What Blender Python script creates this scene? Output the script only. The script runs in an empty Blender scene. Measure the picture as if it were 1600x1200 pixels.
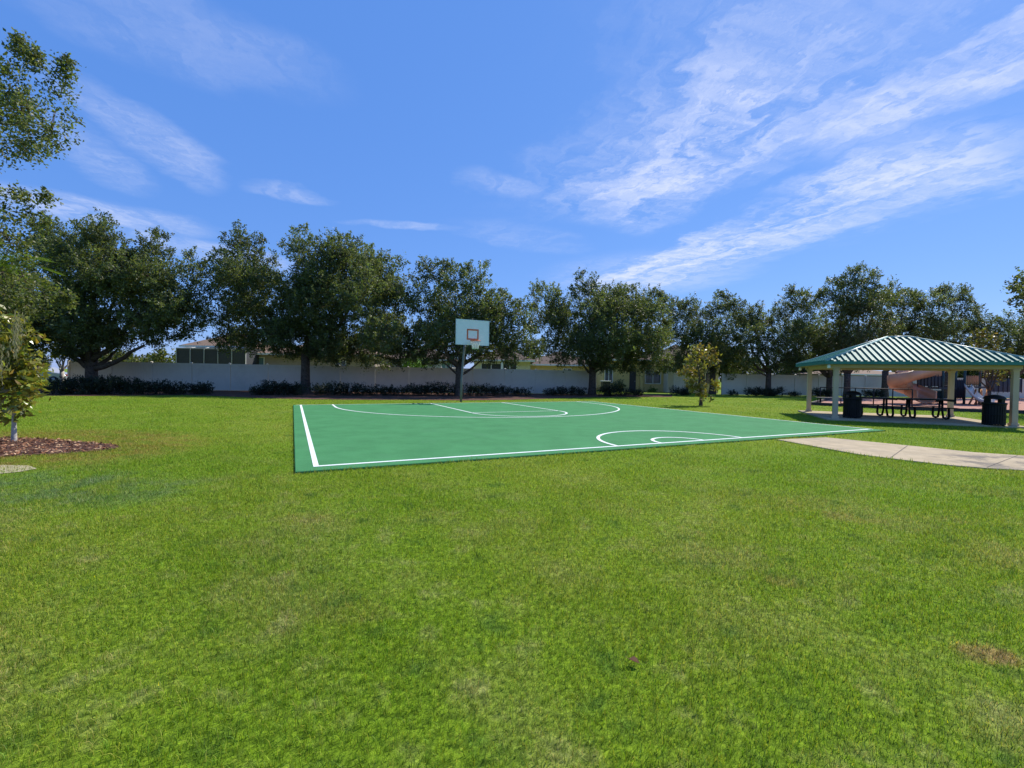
import bpy, math, random
import numpy as np
from mathutils import Vector, Matrix

# ------------------------------------------------------------------ camera, world, sun, exposure
SC = bpy.context.scene
COL = SC.collection
H, F = 1.4, 706.0                       # eye height (m), focal length in px of a 1600 px wide frame
PITCH, ROLL = math.atan(13.3 / 706), math.atan(0.0167)
FWD = np.array([0, math.cos(PITCH), -math.sin(PITCH)])
_r0 = np.array([1.0, 0, 0]); _u0 = np.array([0, math.sin(PITCH), math.cos(PITCH)])
RGT = _r0 * math.cos(ROLL) + _u0 * math.sin(ROLL)
UPV = _u0 * math.cos(ROLL) - _r0 * math.sin(ROLL)
cam_d = bpy.data.cameras.new('camera')
cam = bpy.data.objects.new('camera', cam_d); COL.objects.link(cam)
cam.matrix_world = Matrix(((RGT[0], UPV[0], -FWD[0], 0), (RGT[1], UPV[1], -FWD[1], 0), (RGT[2], UPV[2], -FWD[2], H), (0, 0, 0, 1)))
cam_d.sensor_fit = 'HORIZONTAL'; cam_d.sensor_width = 36.0; cam_d.lens = 36.0 * F / 1600
cam_d.clip_start = 0.05; cam_d.clip_end = 4000
SC.camera = cam

SUN_EL, SUN_AZ = math.radians(48), math.radians(50)      # azimuth clockwise from the view direction (+Y)
sun_d = bpy.data.lights.new('sun', 'SUN'); sun = bpy.data.objects.new('sun', sun_d); COL.objects.link(sun)
sun_d.energy = 4.8; sun_d.angle = math.radians(0.53); sun_d.color = (1.0, 0.94, 0.84)
sdir = Vector((math.sin(SUN_AZ) * math.cos(SUN_EL), math.cos(SUN_AZ) * math.cos(SUN_EL), math.sin(SUN_EL)))
sun.rotation_euler = sdir.to_track_quat('Z', 'Y').to_euler(); sun.location = (40, 30, 60)

SC.view_settings.view_transform = 'Standard'; SC.view_settings.look = 'None'
SC.view_settings.exposure = 0.35; SC.view_settings.gamma = 1.0; SC.view_settings.use_curve_mapping = False
SC.cycles.max_bounces = 6; SC.cycles.transparent_max_bounces = 6


class NT:
    """tiny node-graph helper"""
    def __init__(s, tree): s.t = tree; s.n = tree.nodes; s.l = tree.links
    def add(s, kind, **kw):
        nd = s.n.new(kind)
        for k, v in kw.items(): setattr(nd, k, v)
        return nd
    def put(s, sock, v):
        if hasattr(v, 'is_output') or isinstance(v, bpy.types.NodeSocket): s.l.new(v, sock)
        else: sock.default_value = v
    def m(s, op, a, b=None, c=None, clamp=False):
        nd = s.add('ShaderNodeMath', operation=op, use_clamp=clamp)
        for i, v in enumerate((a, b, c)):
            if v is not None: s.put(nd.inputs[i], v)
        return nd.outputs[0]
    def ss(s, v, a, b):                      # smoothstep from a to b
        nd = s.add('ShaderNodeMapRange', interpolation_type='SMOOTHSTEP')
        s.put(nd.inputs[0], v); nd.inputs[1].default_value = a; nd.inputs[2].default_value = b
        return nd.outputs[0]
    def bump_win(s, v, a, b, c, d): return s.m('MULTIPLY', s.ss(v, a, b), s.ss(v, d, c))
    def noise(s, vec, scale, detail=4, rough=0.55, dist=0.0):
        nd = s.add('ShaderNodeTexNoise'); s.put(nd.inputs['Vector'], vec) if vec is not None else None
        nd.inputs['Scale'].default_value = scale; nd.inputs['Detail'].default_value = detail
        nd.inputs['Roughness'].default_value = rough; nd.inputs['Distortion'].default_value = dist
        return nd.outputs[0]
    def xyz(s, x, y, z):
        nd = s.add('ShaderNodeCombineXYZ')
        for i, v in enumerate((x, y, z)): s.put(nd.inputs[i], v)
        return nd.outputs[0]
    def mix(s, fac, a, b, mode='MIX'):
        nd = s.add('ShaderNodeMix', data_type='RGBA', blend_type=mode)
        s.put(nd.inputs[0], fac); s.put(nd.inputs[6], a); s.put(nd.inputs[7], b)
        return nd.outputs[2]


def rgba(c): return (c[0], c[1], c[2], 1.0)


world = bpy.data.worlds.new('World'); SC.world = world; world.use_nodes = True
w = NT(world.node_tree); w.n.clear()
sky = w.add('ShaderNodeTexSky', sky_type='NISHITA'); sky.sun_disc = False
sky.sun_elevation = SUN_EL; sky.sun_rotation = SUN_AZ
sky.altitude = 0; sky.air_density = 1.0; sky.dust_density = 0.2; sky.ozone_density = 3.0
tc = w.add('ShaderNodeTexCoord'); sp = w.add('ShaderNodeSeparateXYZ'); w.l.new(tc.outputs['Generated'], sp.inputs[0])
zz = w.m('MAXIMUM', sp.outputs[2], 0.03)
cx, cy = w.m('DIVIDE', sp.outputs[0], zz), w.m('DIVIDE', sp.outputs[1], zz)      # the cirrus deck: a plane at height 1
rr = w.m('ADD', w.m('MULTIPLY', cx, 0.96), w.m('MULTIPLY', cy, 0.28))
qq = w.m('ADD', w.m('MULTIPLY', cx, -0.28), w.m('MULTIPLY', cy, 0.96))
warp = w.m('SUBTRACT', w.noise(w.xyz(cx, cy, 3.7), 1.3, 5, 0.6), 0.5)
warp2 = w.m('SUBTRACT', w.noise(w.xyz(w.m('MULTIPLY', rr, 1.6), qq, 1.9), 3.2, 7, 0.65), 0.5)
r2 = w.m('ADD', w.m('ADD', rr, w.m('MULTIPLY', warp, 0.7)), w.m('MULTIPLY', warp2, 0.55))
q2 = w.m('ADD', qq, w.m('MULTIPLY', w.m('SUBTRACT', w.noise(w.xyz(cx, cy, 9.1), 1.0, 3), 0.5), 0.9))
bandA = w.m('MULTIPLY', w.bump_win(r2, 0.50, 1.35, 1.45, 1.90), w.bump_win(q2, 0.5, 1.5, 2.25, 2.95))
bandC = w.m('MULTIPLY', w.bump_win(r2, 1.45, 1.75, 1.90, 2.15), w.bump_win(q2, 0.3, 0.9, 1.25, 1.75))
bandB = w.m('MULTIPLY', w.bump_win(r2, 1.95, 2.25, 2.60, 3.25), w.bump_win(q2, 0.9, 1.7, 3.9, 6.0))
fib = w.noise(w.xyz(w.m('MULTIPLY', r2, 5.0), w.m('MULTIPLY', qq, 1.1), 0.0), 1.0, 9, 0.60, 0.3)
fine = w.noise(w.xyz(w.m('MULTIPLY', r2, 3.0), w.m('MULTIPLY', qq, 2.6), 5.0), 3.6, 8, 0.66, 0.45)
tex = w.ss(w.m('ADD', w.m('MULTIPLY', fib, 0.62), w.m('MULTIPLY', fine, 0.38)), 0.36, 0.68)
big = w.m('MAXIMUM', w.m('MAXIMUM', bandA, w.m('MULTIPLY', bandC, 0.85)), bandB)
dens = w.m('MULTIPLY', big, w.m('ADD', w.m('ADD', w.m('MULTIPLY', tex, 0.86), 0.05), w.m('MULTIPLY', w.ss(qq, 2.4, 3.6), 0.14)))


def wisp(x, y, lx, ly, ang):                 # a small separate wisp on the deck
    ca, sa = math.cos(ang), math.sin(ang)
    dx, dy = w.m('SUBTRACT', w.m('ADD', cx, w.m('MULTIPLY', warp, 0.5)), x), w.m('SUBTRACT', w.m('ADD', cy, w.m('MULTIPLY', warp, -0.4)), y)
    a = w.m('DIVIDE', w.m('ADD', w.m('MULTIPLY', dx, ca), w.m('MULTIPLY', dy, sa)), lx)
    b = w.m('DIVIDE', w.m('ADD', w.m('MULTIPLY', dx, -sa), w.m('MULTIPLY', dy, ca)), ly)
    d = w.m('ADD', w.m('MULTIPLY', a, a), w.m('MULTIPLY', b, b))
    return w.m('MULTIPLY', w.ss(d, 1.0, 0.0), w.m('ADD', w.m('MULTIPLY', tex, 0.7), 0.2))


for (x, y, lx, ly, a, k) in ((-1.6, 2.0, 0.62, 0.22, 1.75, .5), (-2.0, 2.2, 0.5, 0.2, 1.9, .32), (-2.8, 2.9, 0.9, 0.45, 0.5, .6),
                             (-1.25, 2.55, 0.3, 0.16, 0.3, .4), (-0.72, 3.05, 0.5, 0.1, 0.1, .4), (-1.0, 1.3, 0.6, 0.3, 0.8, .22),
                             (-2.5, 3.9, 1.0, 0.5, 1.0, .55), (-0.1, 2.45, 0.35, 0.18, 0.5, .35), (0.1, 3.3, 0.7, 0.3, 0.6, .2), (1.3, 4.6, 1.2, 1.2, 0.6, .45)):
    dens = w.m('MAXIMUM', dens, w.m('MULTIPLY', wisp(x, y, lx, ly, a), k))
dens = w.m('MULTIPLY', dens, w.ss(sp.outputs[2], 0.02, 0.12), clamp=True)
skyc = w.mix(0.60, sky.outputs[0], (1.12, 2.85, 8.1, 1))
hsv = w.add('ShaderNodeHueSaturation'); hsv.inputs['Saturation'].default_value = 1.04; w.l.new(skyc, hsv.inputs['Color'])
cloud = w.mix(w.m('MULTIPLY', dens, 0.8), hsv.outputs[0], (7.2, 7.5, 8.8, 1))
bg = w.add('ShaderNodeBackground'); bg.inputs[1].default_value = 0.10; w.l.new(cloud, bg.inputs[0])
wo = w.add('ShaderNodeOutputWorld'); w.l.new(bg.outputs[0], wo.inputs[0])

# ------------------------------------------------------------------ helpers
rng = np.random.default_rng(7)
random.seed(7)


def ray(px, py): return FWD * F + RGT * (px - 800) + UPV * (600 - py)
def G(px, py):                               # point on the lawn seen at that pixel
    d = ray(px, py); t = H / -d[2]; return np.array([d[0] * t, d[1] * t, 0.0])
def P(px, py, D):                            # point at depth D along the ray of that pixel
    d = ray(px, py); t = D / d[1]; return np.array([d[0] * t, D, H + d[2] * t])
def base_at(px, D):                          # ground point at depth D, in the column of that pixel
    lo, hi = 560.0, 900.0
    x = (px - 800) / F * D
    for _ in range(6):
        q = np.array([x, D, -H]); z = q @ FWD; x += (px - (800 + F * (q @ RGT) / z)) / F * D
    return np.array([x, D, 0.0])


def tag(o, label=None, cat=None, group=None, kind=None):
    if label: o['label'] = label
    if cat: o['category'] = cat
    if group: o['group'] = group
    if kind: o['kind'] = kind
    return o


def thing(name, label, cat, loc=(0, 0, 0), rz=0.0, group=None):
    o = bpy.data.objects.new(name, None); COL.objects.link(o)
    o.location = loc; o.rotation_euler = (0, 0, rz); o.empty_display_size = 0.2
    return tag(o, label, cat, group)


def link(name, me, m, parent=None):
    o = bpy.data.objects.new(name, me); COL.objects.link(o)
    if m is not None: me.materials.append(m)
    if parent is not None: o.parent = parent
    return o


def copy_tree(o, parent=None):
    c = o.copy(); COL.objects.link(c)
    if parent is not None: c.parent = parent
    for ch in list(o.children): copy_tree(ch, c)
    return c


class MB:
    def __init__(s): s.v = []; s.f = []; s.sm = []
    def add(s, vs, fs, smooth=False):
        b = len(s.v); s.v.extend([tuple(map(float, p)) for p in vs])
        s.f.extend([tuple(b + i for i in f) for f in fs]); s.sm.extend([smooth] * len(fs)); return s
    def box(s, c, d, rz=0.0, M=None, ch=0.0):
        hx, hy, hz = d[0] / 2, d[1] / 2, d[2] / 2
        vs = [Vector((x, y, z)) for z in (-hz, hz) for x, y in ((-hx, -hy), (hx, -hy), (hx, hy), (-hx, hy))]
        R = M if M is not None else Matrix.Rotation(rz, 3, 'Z')
        vs = [R @ v + Vector(c) for v in vs]
        return s.add(vs, [(3, 2, 1, 0), (4, 5, 6, 7), (0, 1, 5, 4), (1, 2, 6, 5), (2, 3, 7, 6), (3, 0, 4, 7)])
    def prism(s, poly, z0, z1):
        n = len(poly)
        ar = sum(poly[i][0] * poly[(i + 1) % n][1] - poly[(i + 1) % n][0] * poly[i][1] for i in range(n))
        if ar < 0: poly = poly[::-1]
        vs = [(p[0], p[1], z0) for p in poly] + [(p[0], p[1], z1) for p in poly]
        fs = [tuple(range(n))[::-1], tuple(range(n, 2 * n))] + [(i, (i + 1) % n, n + (i + 1) % n, n + i) for i in range(n)]
        return s.add(vs, fs)
    def tube(s, pts, rad, n=8, cap=True):
        pts = [Vector(p) for p in pts]; k = len(pts)
        if not hasattr(rad, '__len__'): rad = [rad] * k
        vs, fs = [], []; a = None
        for i in range(k):
            t = (pts[min(i + 1, k - 1)] - pts[max(i - 1, 0)]).normalized()
            if a is None:
                a = t.orthogonal().normalized()
            a = (a - t * a.dot(t)); a = a.normalized() if a.length > 1e-6 else t.orthogonal().normalized()
            b = t.cross(a)
            for j in range(n):
                th = 2 * math.pi * j / n
                vs.append(pts[i] + (a * math.cos(th) + b * math.sin(th)) * rad[i])
        for i in range(k - 1):
            for j in range(n):
                fs.append((i * n + j, i * n + (j + 1) % n, (i + 1) * n + (j + 1) % n, (i + 1) * n + j))
        if cap: fs += [tuple(range(n))[::-1], tuple(range((k - 1) * n, k * n))]
        return s.add(vs, fs, True)
    def lathe(s, prof, c=(0, 0, 0), n=20):
        vs, fs = [], []; k = len(prof)
        for r, z in prof:
            for j in range(n):
                th = 2 * math.pi * j / n; vs.append((c[0] + r * math.cos(th), c[1] + r * math.sin(th), c[2] + z))
        for i in range(k - 1):
            for j in range(n):
                fs.append((i * n + j, i * n + (j + 1) % n, (i + 1) * n + (j + 1) % n, (i + 1) * n + j))
        fs += [tuple(range(n))[::-1], tuple(range((k - 1) * n, k * n))]
        return s.add(vs, fs, True)
    def mesh(s, name):
        me = bpy.data.meshes.new(name); me.from_pydata(s.v, [], s.f); me.update()
        me.polygons.foreach_set('use_smooth', s.sm); return me
    def build(s, name, m, parent=None, bevel=0.0):
        o = link(name, s.mesh(name), m, parent)
        if bevel:
            b = o.modifiers.new('edge', 'BEVEL'); b.width = bevel; b.segments = 2; b.limit_method = 'ANGLE'; b.angle_limit = math.radians(50)
        return o


def np_mesh(name, V, Fc, colors=None):
    """V (n,3), Fc (m,k) all faces of k corners, colors (m,3) one per face"""
    me = bpy.data.meshes.new(name); m, k = Fc.shape
    me.vertices.add(len(V)); me.vertices.foreach_set('co', np.ascontiguousarray(V, dtype=np.float32).ravel())
    me.loops.add(m * k); me.loops.foreach_set('vertex_index', np.ascontiguousarray(Fc, dtype=np.int32).ravel())
    me.polygons.add(m); me.polygons.foreach_set('loop_start', np.arange(m, dtype=np.int32) * k)
    me.update(calc_edges=True)
    if colors is not None:
        at = me.color_attributes.new('tint', 'FLOAT_COLOR', 'CORNER')
        c = np.ones((m, k, 4), dtype=np.float32); c[:, :, :3] = np.asarray(colors, dtype=np.float32)[:, None, :]
        at.data.foreach_set('color', c.ravel())
    return me


# ------------------------------------------------------------------ materials
def plain(name, c, rough=0.6, var=0.15, scale=6.0, bump=0.0, bscale=40.0, spec=0.5, metal=0.0, dirt=None, dirt_scale=1.5):
    m = bpy.data.materials.new(name); m.use_nodes = True; n = NT(m.node_tree); bs = n.n['Principled BSDF']
    tc = n.add('ShaderNodeTexCoord'); v = tc.outputs['Object']
    f = n.noise(v, scale, 6, 0.65)
    lo = tuple(x * (1 - var) for x in c); hi = tuple(min(1, x * (1 + var)) for x in c)
    col = n.mix(n.ss(f, 0.3, 0.7), rgba(lo), rgba(hi))
    if dirt: col = n.mix(n.m('MULTIPLY', n.ss(n.noise(v, dirt_scale, 7, 0.7), 0.5, 0.72), 0.6), col, rgba(dirt))
    n.l.new(col, bs.inputs['Base Color']); bs.inputs['Roughness'].default_value = rough
    bs.inputs['Specular IOR Level'].default_value = spec; bs.inputs['Metallic'].default_value = metal
    if bump:
        b = n.add('ShaderNodeBump'); b.inputs['Strength'].default_value = bump; b.inputs['Distance'].default_value = 0.02
        n.l.new(n.noise(v, bscale, 5, 0.6), b.inputs['Height']); n.l.new(b.outputs[0], bs.inputs['Normal'])
    return m


def leafy(name, trans=0.3, rough=0.5, spec=0.35):
    m = bpy.data.materials.new(name); m.use_nodes = True; n = NT(m.node_tree); bs = n.n['Principled BSDF']
    a = n.add('ShaderNodeAttribute', attribute_name='tint')
    n.l.new(a.outputs['Color'], bs.inputs['Base Color']); bs.inputs['Roughness'].default_value = rough
    bs.inputs['Specular IOR Level'].default_value = spec
    t = n.add('ShaderNodeBsdfTranslucent')
    tcx = n.mix(1.0, a.outputs['Color'], (1.5, 1.6, 0.6, 1), 'MULTIPLY'); n.l.new(tcx, t.inputs[0])
    mx = n.add('ShaderNodeMixShader'); mx.inputs[0].default_value = trans
    n.l.new(bs.outputs[0], mx.inputs[1]); n.l.new(t.outputs[0], mx.inputs[2]); n.l.new(mx.outputs[0], n.n['Material Output'].inputs[0])
    return m


def lawn_colour(n):
    """patchy turf colour from the place on the ground; shared by the soil sheet and the blades"""
    g = n.add('ShaderNodeNewGeometry'); p = g.outputs['Position']
    big = n.noise(p, 0.22, 4, 0.55); mid = n.noise(p, 0.9, 5, 0.62); sm = n.noise(p, 3.4, 4, 0.6)
    c = n.mix(n.ss(big, 0.36, 0.66), (0.215, 0.360, 0.018, 1), (0.285, 0.395, 0.032, 1))
    s = n.add('ShaderNodeSeparateXYZ'); n.l.new(p, s.inputs[0]); dry = n.m('ADD', n.m('MULTIPLY', n.ss(s.outputs[1], 8.0, 3.5), 0.7), 0.3)
    c = n.mix(n.m('MULTIPLY', n.m('MULTIPLY', n.ss(mid, 0.46, 0.66), 0.42), dry), c, (0.37, 0.37, 0.12, 1))
    c = n.mix(n.m('MULTIPLY', n.m('MULTIPLY', n.ss(sm, 0.52, 0.72), 0.36), dry), c, (0.46, 0.42, 0.19, 1))
    c = n.mix(n.m('MULTIPLY', n.ss(sm, 0.46, 0.28), 0.75), c, (0.10, 0.21, 0.025, 1))
    # a stand of blue-green clover at the left of the lawn and the parched ring round the tree bed
    d = n.m('ADD', n.m('POWER', n.m('DIVIDE', n.m('ADD', s.outputs[0], 5.6), 2.2), 2.0), n.m('POWER', n.m('DIVIDE', n.m('SUBTRACT', s.outputs[1], 5.2), 1.0), 2.0))
    k = n.m('MULTIPLY', n.ss(d, 1.3, 0.2), n.ss(n.noise(p, 1.6, 5, 0.7), 0.40, 0.6))
    c = n.mix(n.m('MULTIPLY', k, 0.62), c, (0.165, 0.27, 0.12, 1))
    d2 = n.m('ADD', n.m('POWER', n.m('DIVIDE', n.m('ADD', s.outputs[0], 9.0), 3.1), 2.0), n.m('POWER', n.m('DIVIDE', n.m('SUBTRACT', s.outputs[1], 7.9), 2.3), 2.0))
    c = n.mix(n.m('MULTIPLY', n.ss(d2, 1.5, 0.7), n.m('ADD', 0.25, n.m('MULTIPLY', n.ss(sm, 0.4, 0.62), 0.55))), c, (0.34, 0.27, 0.06, 1))
    for (qx, qy, qr, kk) in ((2.47, 2.30, 0.10, .8), (1.9, 3.1, 0.08, .5), (-2.0, 4.3, 0.2, .2), (3.5, 4.6, .2, .25), (-0.9, 2.6, .15, .15)):
        d3 = n.m('ADD', n.m('POWER', n.m('DIVIDE', n.m('SUBTRACT', s.outputs[0], qx), qr * 1.5), 2.0), n.m('POWER', n.m('DIVIDE', n.m('SUBTRACT', s.outputs[1], qy), qr), 2.0))
        c = n.mix(n.m('MULTIPLY', n.m('MULTIPLY', n.ss(d3, 1.6, 0.2), n.ss(sm, 0.3, 0.55)), kk), c, (0.40, 0.26, 0.11, 1))
    cl = n.noise(p, 24.0, 4, 0.7); c = n.mix(1.0, c, n.mix(n.ss(cl, 0.34, 0.68), (0.68, 0.71, 0.66, 1), (1.22, 1.18, 1.25, 1)), 'MULTIPLY')
    k3 = n.ss(n.noise(p, 0.55, 5, 0.7), 0.60, 0.72)
    c = n.mix(n.m('MULTIPLY', k3, 0.3), c, (0.19, 0.29, 0.13, 1))
    return c


M = {}
m = bpy.data.materials.new('lawn_soil'); m.use_nodes = True; n = NT(m.node_tree); bs = n.n['Principled BSDF']
gg = n.add('ShaderNodeNewGeometry')
c = lawn_colour(n)
fine_n = n.noise(gg.outputs['Position'], 26.0, 6, 0.75)
c = n.mix(n.ss(fine_n, 0.35, 0.66), n.mix(1.0, c, (0.32, 0.36, 0.3, 1), 'MULTIPLY'), n.mix(1.0, c, (0.95, 0.92, 0.9, 1), 'MULTIPLY'))
n.l.new(c, bs.inputs['Base Color']); bs.inputs['Roughness'].default_value = 0.9; bs.inputs['Specular IOR Level'].default_value = 0.1
b = n.add('ShaderNodeBump'); b.inputs['Strength'].default_value = 0.7; b.inputs['Distance'].default_value = 0.03
n.l.new(fine_n, b.inputs['Height']); n.l.new(b.outputs[0], bs.inputs['Normal']); M['soil'] = m

m = bpy.data.materials.new('grass_blade'); m.use_nodes = True; n = NT(m.node_tree); bs = n.n['Principled BSDF']
a = n.add('ShaderNodeAttribute', attribute_name='tint')
c = n.mix(1.0, lawn_colour(n), a.outputs['Color'], 'MULTIPLY')
n.l.new(c, bs.inputs['Base Color']); bs.inputs['Roughness'].default_value = 0.55; bs.inputs['Specular IOR Level'].default_value = 0.25
t = n.add('ShaderNodeBsdfTranslucent'); n.l.new(n.mix(1.0, c, (1.25, 1.3, 0.7, 1), 'MULTIPLY'), t.inputs[0])
mx = n.add('ShaderNodeMixShader'); mx.inputs[0].default_value = 0.4
n.l.new(bs.outputs[0], mx.inputs[1]); n.l.new(t.outputs[0], mx.inputs[2]); n.l.new(mx.outputs[0], n.n['Material Output'].inputs[0]); M['blade'] = m

M['leaf'] = leafy('oak_leaf', 0.42, 0.45, 0.28)
M['gloss_leaf'] = leafy('magnolia_leaf', 0.3, 0.3, 0.5)
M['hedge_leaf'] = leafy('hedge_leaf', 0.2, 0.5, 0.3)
M['moss'] = leafy('moss_strand', 0.3, 0.8, 0.1)
M['chip'] = leafy('bark_chip', 0.0, 0.9, 0.1)
M['bark'] = plain('bark', (0.10, 0.075, 0.06), 0.95, 0.4, 9, 0.8, 22, 0.1)
M['pale_bark'] = plain('pale_bark', (0.42, 0.40, 0.36), 0.9, 0.3, 14, 0.6, 30, 0.1, dirt=(0.12, 0.10, 0.08), dirt_scale=5)
M['court'] = plain('court_paint', (0.064, 0.225, 0.088), 0.85, 0.10, 1.6, 0.4, 160, 0.08, dirt=(0.080, 0.240, 0.108), dirt_scale=0.9)
M['line'] = plain('line_paint', (0.74, 0.80, 0.76), 0.7, 0.06, 8, 0.2, 160, 0.25)
M['concrete'] = plain('concrete', (0.44, 0.36, 0.24), 0.95, 0.12, 3.0, 0.3, 120, 0.05, dirt=(0.28, 0.245, 0.195), dirt_scale=0.9)
M['joint'] = plain('path_joint', (0.09, 0.08, 0.07), 0.95, 0.2)
M['vinyl'] = plain('white_vinyl', (0.66, 0.615, 0.52), 0.4, 0.03, 2.0, 0, 1, 0.4, dirt=(0.52, 0.48, 0.39), dirt_scale=0.8)
M['mulch'] = plain('mulch', (0.105, 0.055, 0.04), 0.95, 0.45, 12, 0.9, 26, 0.1, dirt=(0.17, 0.12, 0.07), dirt_scale=0.6)
M['red_mulch'] = plain('playground_mulch', (0.40, 0.22, 0.165), 0.95, 0.35, 9, 0.8, 20, 0.1)
M['sand'] = plain('sandy_soil', (0.40, 0.35, 0.22), 0.95, 0.2, 10, 0.4, 40, 0.1)
M['beige'] = plain('beige_paint', (0.50, 0.395, 0.265), 0.6, 0.06, 3, 0.05, 60, 0.3)
M['green_roof'] = plain('green_roof_metal', (0.055, 0.195, 0.155), 0.5, 0.08, 1.2, 0, 1, 0.06)
M['ridge'] = plain('pale_ridge_metal', (0.16, 0.30, 0.26), 0.35, 0.06, 1.2, 0, 1, 0.5)
M['soffit'] = plain('soffit_boards', (0.22, 0.19, 0.155), 0.8, 0.15, 4)
M['black'] = plain('black_coated_metal', (0.007, 0.007, 0.008), 0.55, 0.2, 8, 0, 1, 0.25)
M['pole'] = plain('grey_green_pole', (0.15, 0.15, 0.155), 0.6, 0.2, 5, 0, 1, 0.5)
M['board'] = plain('backboard_white', (0.86, 0.82, 0.75), 0.6, 0.04, 5, 0, 1, 0.3, dirt=(0.74, 0.74, 0.69), dirt_scale=2.0)
M['orange'] = plain('orange_paint', (0.62, 0.13, 0.045), 0.5, 0.15, 12)
M['net'] = plain('net_cord', (0.75, 0.73, 0.66), 0.9, 0.1)
M['slide_tan'] = plain('tan_plastic', (0.50, 0.27, 0.15), 0.4, 0.06, 2)
M['slide_light'] = plain('cream_plastic', (0.70, 0.66, 0.60), 0.35, 0.05, 2)
M['teal'] = plain('dark_teal_metal', (0.02, 0.06, 0.065), 0.45, 0.1)
M['dark_panel'] = plain('dark_blue_plastic', (0.02, 0.026, 0.045), 0.5, 0.1)
M['timber'] = plain('border_timber', (0.03, 0.028, 0.03), 0.8, 0.2)
M['tan_wall'] = plain('tan_stucco', (0.34, 0.28, 0.23), 0.9, 0.06, 3, 0.2, 80, 0.2)
M['yellow_wall'] = plain('yellow_stucco', (0.66, 0.51, 0.22), 0.9, 0.05, 3, 0.2, 80, 0.2)
M['cream_wall'] = plain('cream_stucco', (0.66, 0.60, 0.45), 0.9, 0.05, 3, 0.2, 80, 0.2)
M['grey_wall'] = plain('grey_stucco', (0.45, 0.45, 0.43), 0.9, 0.05, 3, 0.2, 80, 0.2)
M['roof'] = plain('brown_shingles', (0.11, 0.08, 0.062), 0.9, 0.25, 8, 0.5, 14, 0.2)
M['roof_light'] = plain('tan_shingles', (0.21, 0.145, 0.10), 0.9, 0.2, 8, 0.5, 14, 0.2)
M['trim'] = plain('white_trim', (0.75, 0.75, 0.72), 0.5, 0.04)
M['dark_open'] = plain('dark_door_paint', (0.018, 0.020, 0.030), 0.5, 0.1)
M['screen'] = plain('insect_screen', (0.045, 0.048, 0.055), 0.7, 0.1)
M['car'] = plain('silver_car_paint', (0.30, 0.31, 0.33), 0.3, 0.03, 2, 0, 1, 0.6)
M['tyre'] = plain('tyre_rubber', (0.02, 0.02, 0.02), 0.8, 0.1)
M['tail'] = plain('red_lens', (0.30, 0.02, 0.02), 0.3, 0.05)
gl = bpy.data.materials.new('window_glass'); gl.use_nodes = True; q = gl.node_tree.nodes['Principled BSDF']
q.inputs['Base Color'].default_value = (0.05, 0.065, 0.075, 1); q.inputs['Roughness'].default_value = 0.08; M['glass'] = gl
gl = bpy.data.materials.new('bluish_glass'); gl.use_nodes = True; q = gl.node_tree.nodes['Principled BSDF']
q.inputs['Base Color'].default_value = (0.16, 0.26, 0.30, 1); q.inputs['Roughness'].default_value = 0.12; M['glass_blue'] = gl

# ------------------------------------------------------------------ ground
LAWN_Z = 0.0
mb = MB()
xs = [-900, -60, -30, -15, -8, 0, 8, 15, 30, 60, 900]; ys = [-60, 0, 3, 6, 10, 15, 22, 30, 45, 80, 1500]
vs = [(x, y, 0.0) for y in ys for x in xs]; nx = len(xs)
mb.add(vs, [(j * nx + i, j * nx + i + 1, (j + 1) * nx + i + 1, (j + 1) * nx + i) for j in range(len(ys) - 1) for i in range(nx - 1)])
tag(mb.build('lawn', M['soil']), 'patchy green lawn running out to the fence and houses', 'lawn', kind='structure')

# the half court: a painted slab 15.0 x 13.9 m
CO = np.array([-2.95, 6.16]); CA = math.radians(25.93)
E1 = np.array([math.cos(CA), math.sin(CA)]); E2 = np.array([-math.sin(CA), math.cos(CA)])
CW, CD, CZ = 15.02, 13.87, 0.035
def C2(a, b): return CO + E1 * a + E2 * b
court_poly = [C2(0, 0), C2(CW, 0), C2(CW, CD), C2(0, CD)]
mb = MB(); mb.prism(court_poly, -0.05, CZ)
court = tag(mb.build('basketball_court', M['court'], bevel=0.012), 'green painted half court with white lines set in the lawn', 'court', kind='structure')
LZ = CZ + 0.004
ln = MB()
def strip(pts, wd, z=LZ):
    pts = [np.array(p, float) for p in pts]; k = len(pts); L, Rr = [], []
    for i in range(k):
        t = pts[min(i + 1, k - 1)] - pts[max(i - 1, 0)]; t /= np.linalg.norm(t); nn = np.array([-t[1], t[0]]) * wd / 2
        L.append(pts[i] + nn); Rr.append(pts[i] - nn)
    vs = [(p[0], p[1], z) for q in zip(Rr, L) for p in q]
    ln.add(vs, [(2 * i, 2 * (i + 1), 2 * (i + 1) + 1, 2 * i + 1) for i in range(k - 1)])
def arc(ca, cb, R, t0, t1, k=40): return [C2(ca + R * math.cos(t), cb + R * math.sin(t)) for t in np.linspace(t0, t1, k)]
W = 0.075
IN = 0.24
strip([C2(IN + W / 2, CD - 0.1), C2(IN + W / 2, IN + W)], W)                                  # left side line
strip([C2(IN, IN + W / 2), C2(CW - 0.28, IN + W / 2)], W)                                     # front (half-way) line
strip([C2(CW - 0.14, IN + 0.0), C2(CW - 0.14, CD - 0.05)], 0.06)                              # right side line
strip([C2(0.1, CD - 0.09), C2(CW - 0.18, CD - 0.09)], 0.06)                                   # back line
pi = math.pi
strip([C2(1.5, CD - 0.13), C2(1.5, 12.4)] + arc(7.7, 12.4, 6.2, pi, 2 * pi, 64)[1:] + [C2(13.9, CD - 0.13)], W, LZ + 0.0015)
strip([C2(5.75, CD - 0.13), C2(5.75, 8.35)], W, LZ + 0.003); strip([C2(9.4, CD - 0.13), C2(9.4, 8.35)], W, LZ + 0.003)
strip([C2(5.795, 8.35), C2(9.355, 8.35)], W * 0.8, LZ + 0.0045)
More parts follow.
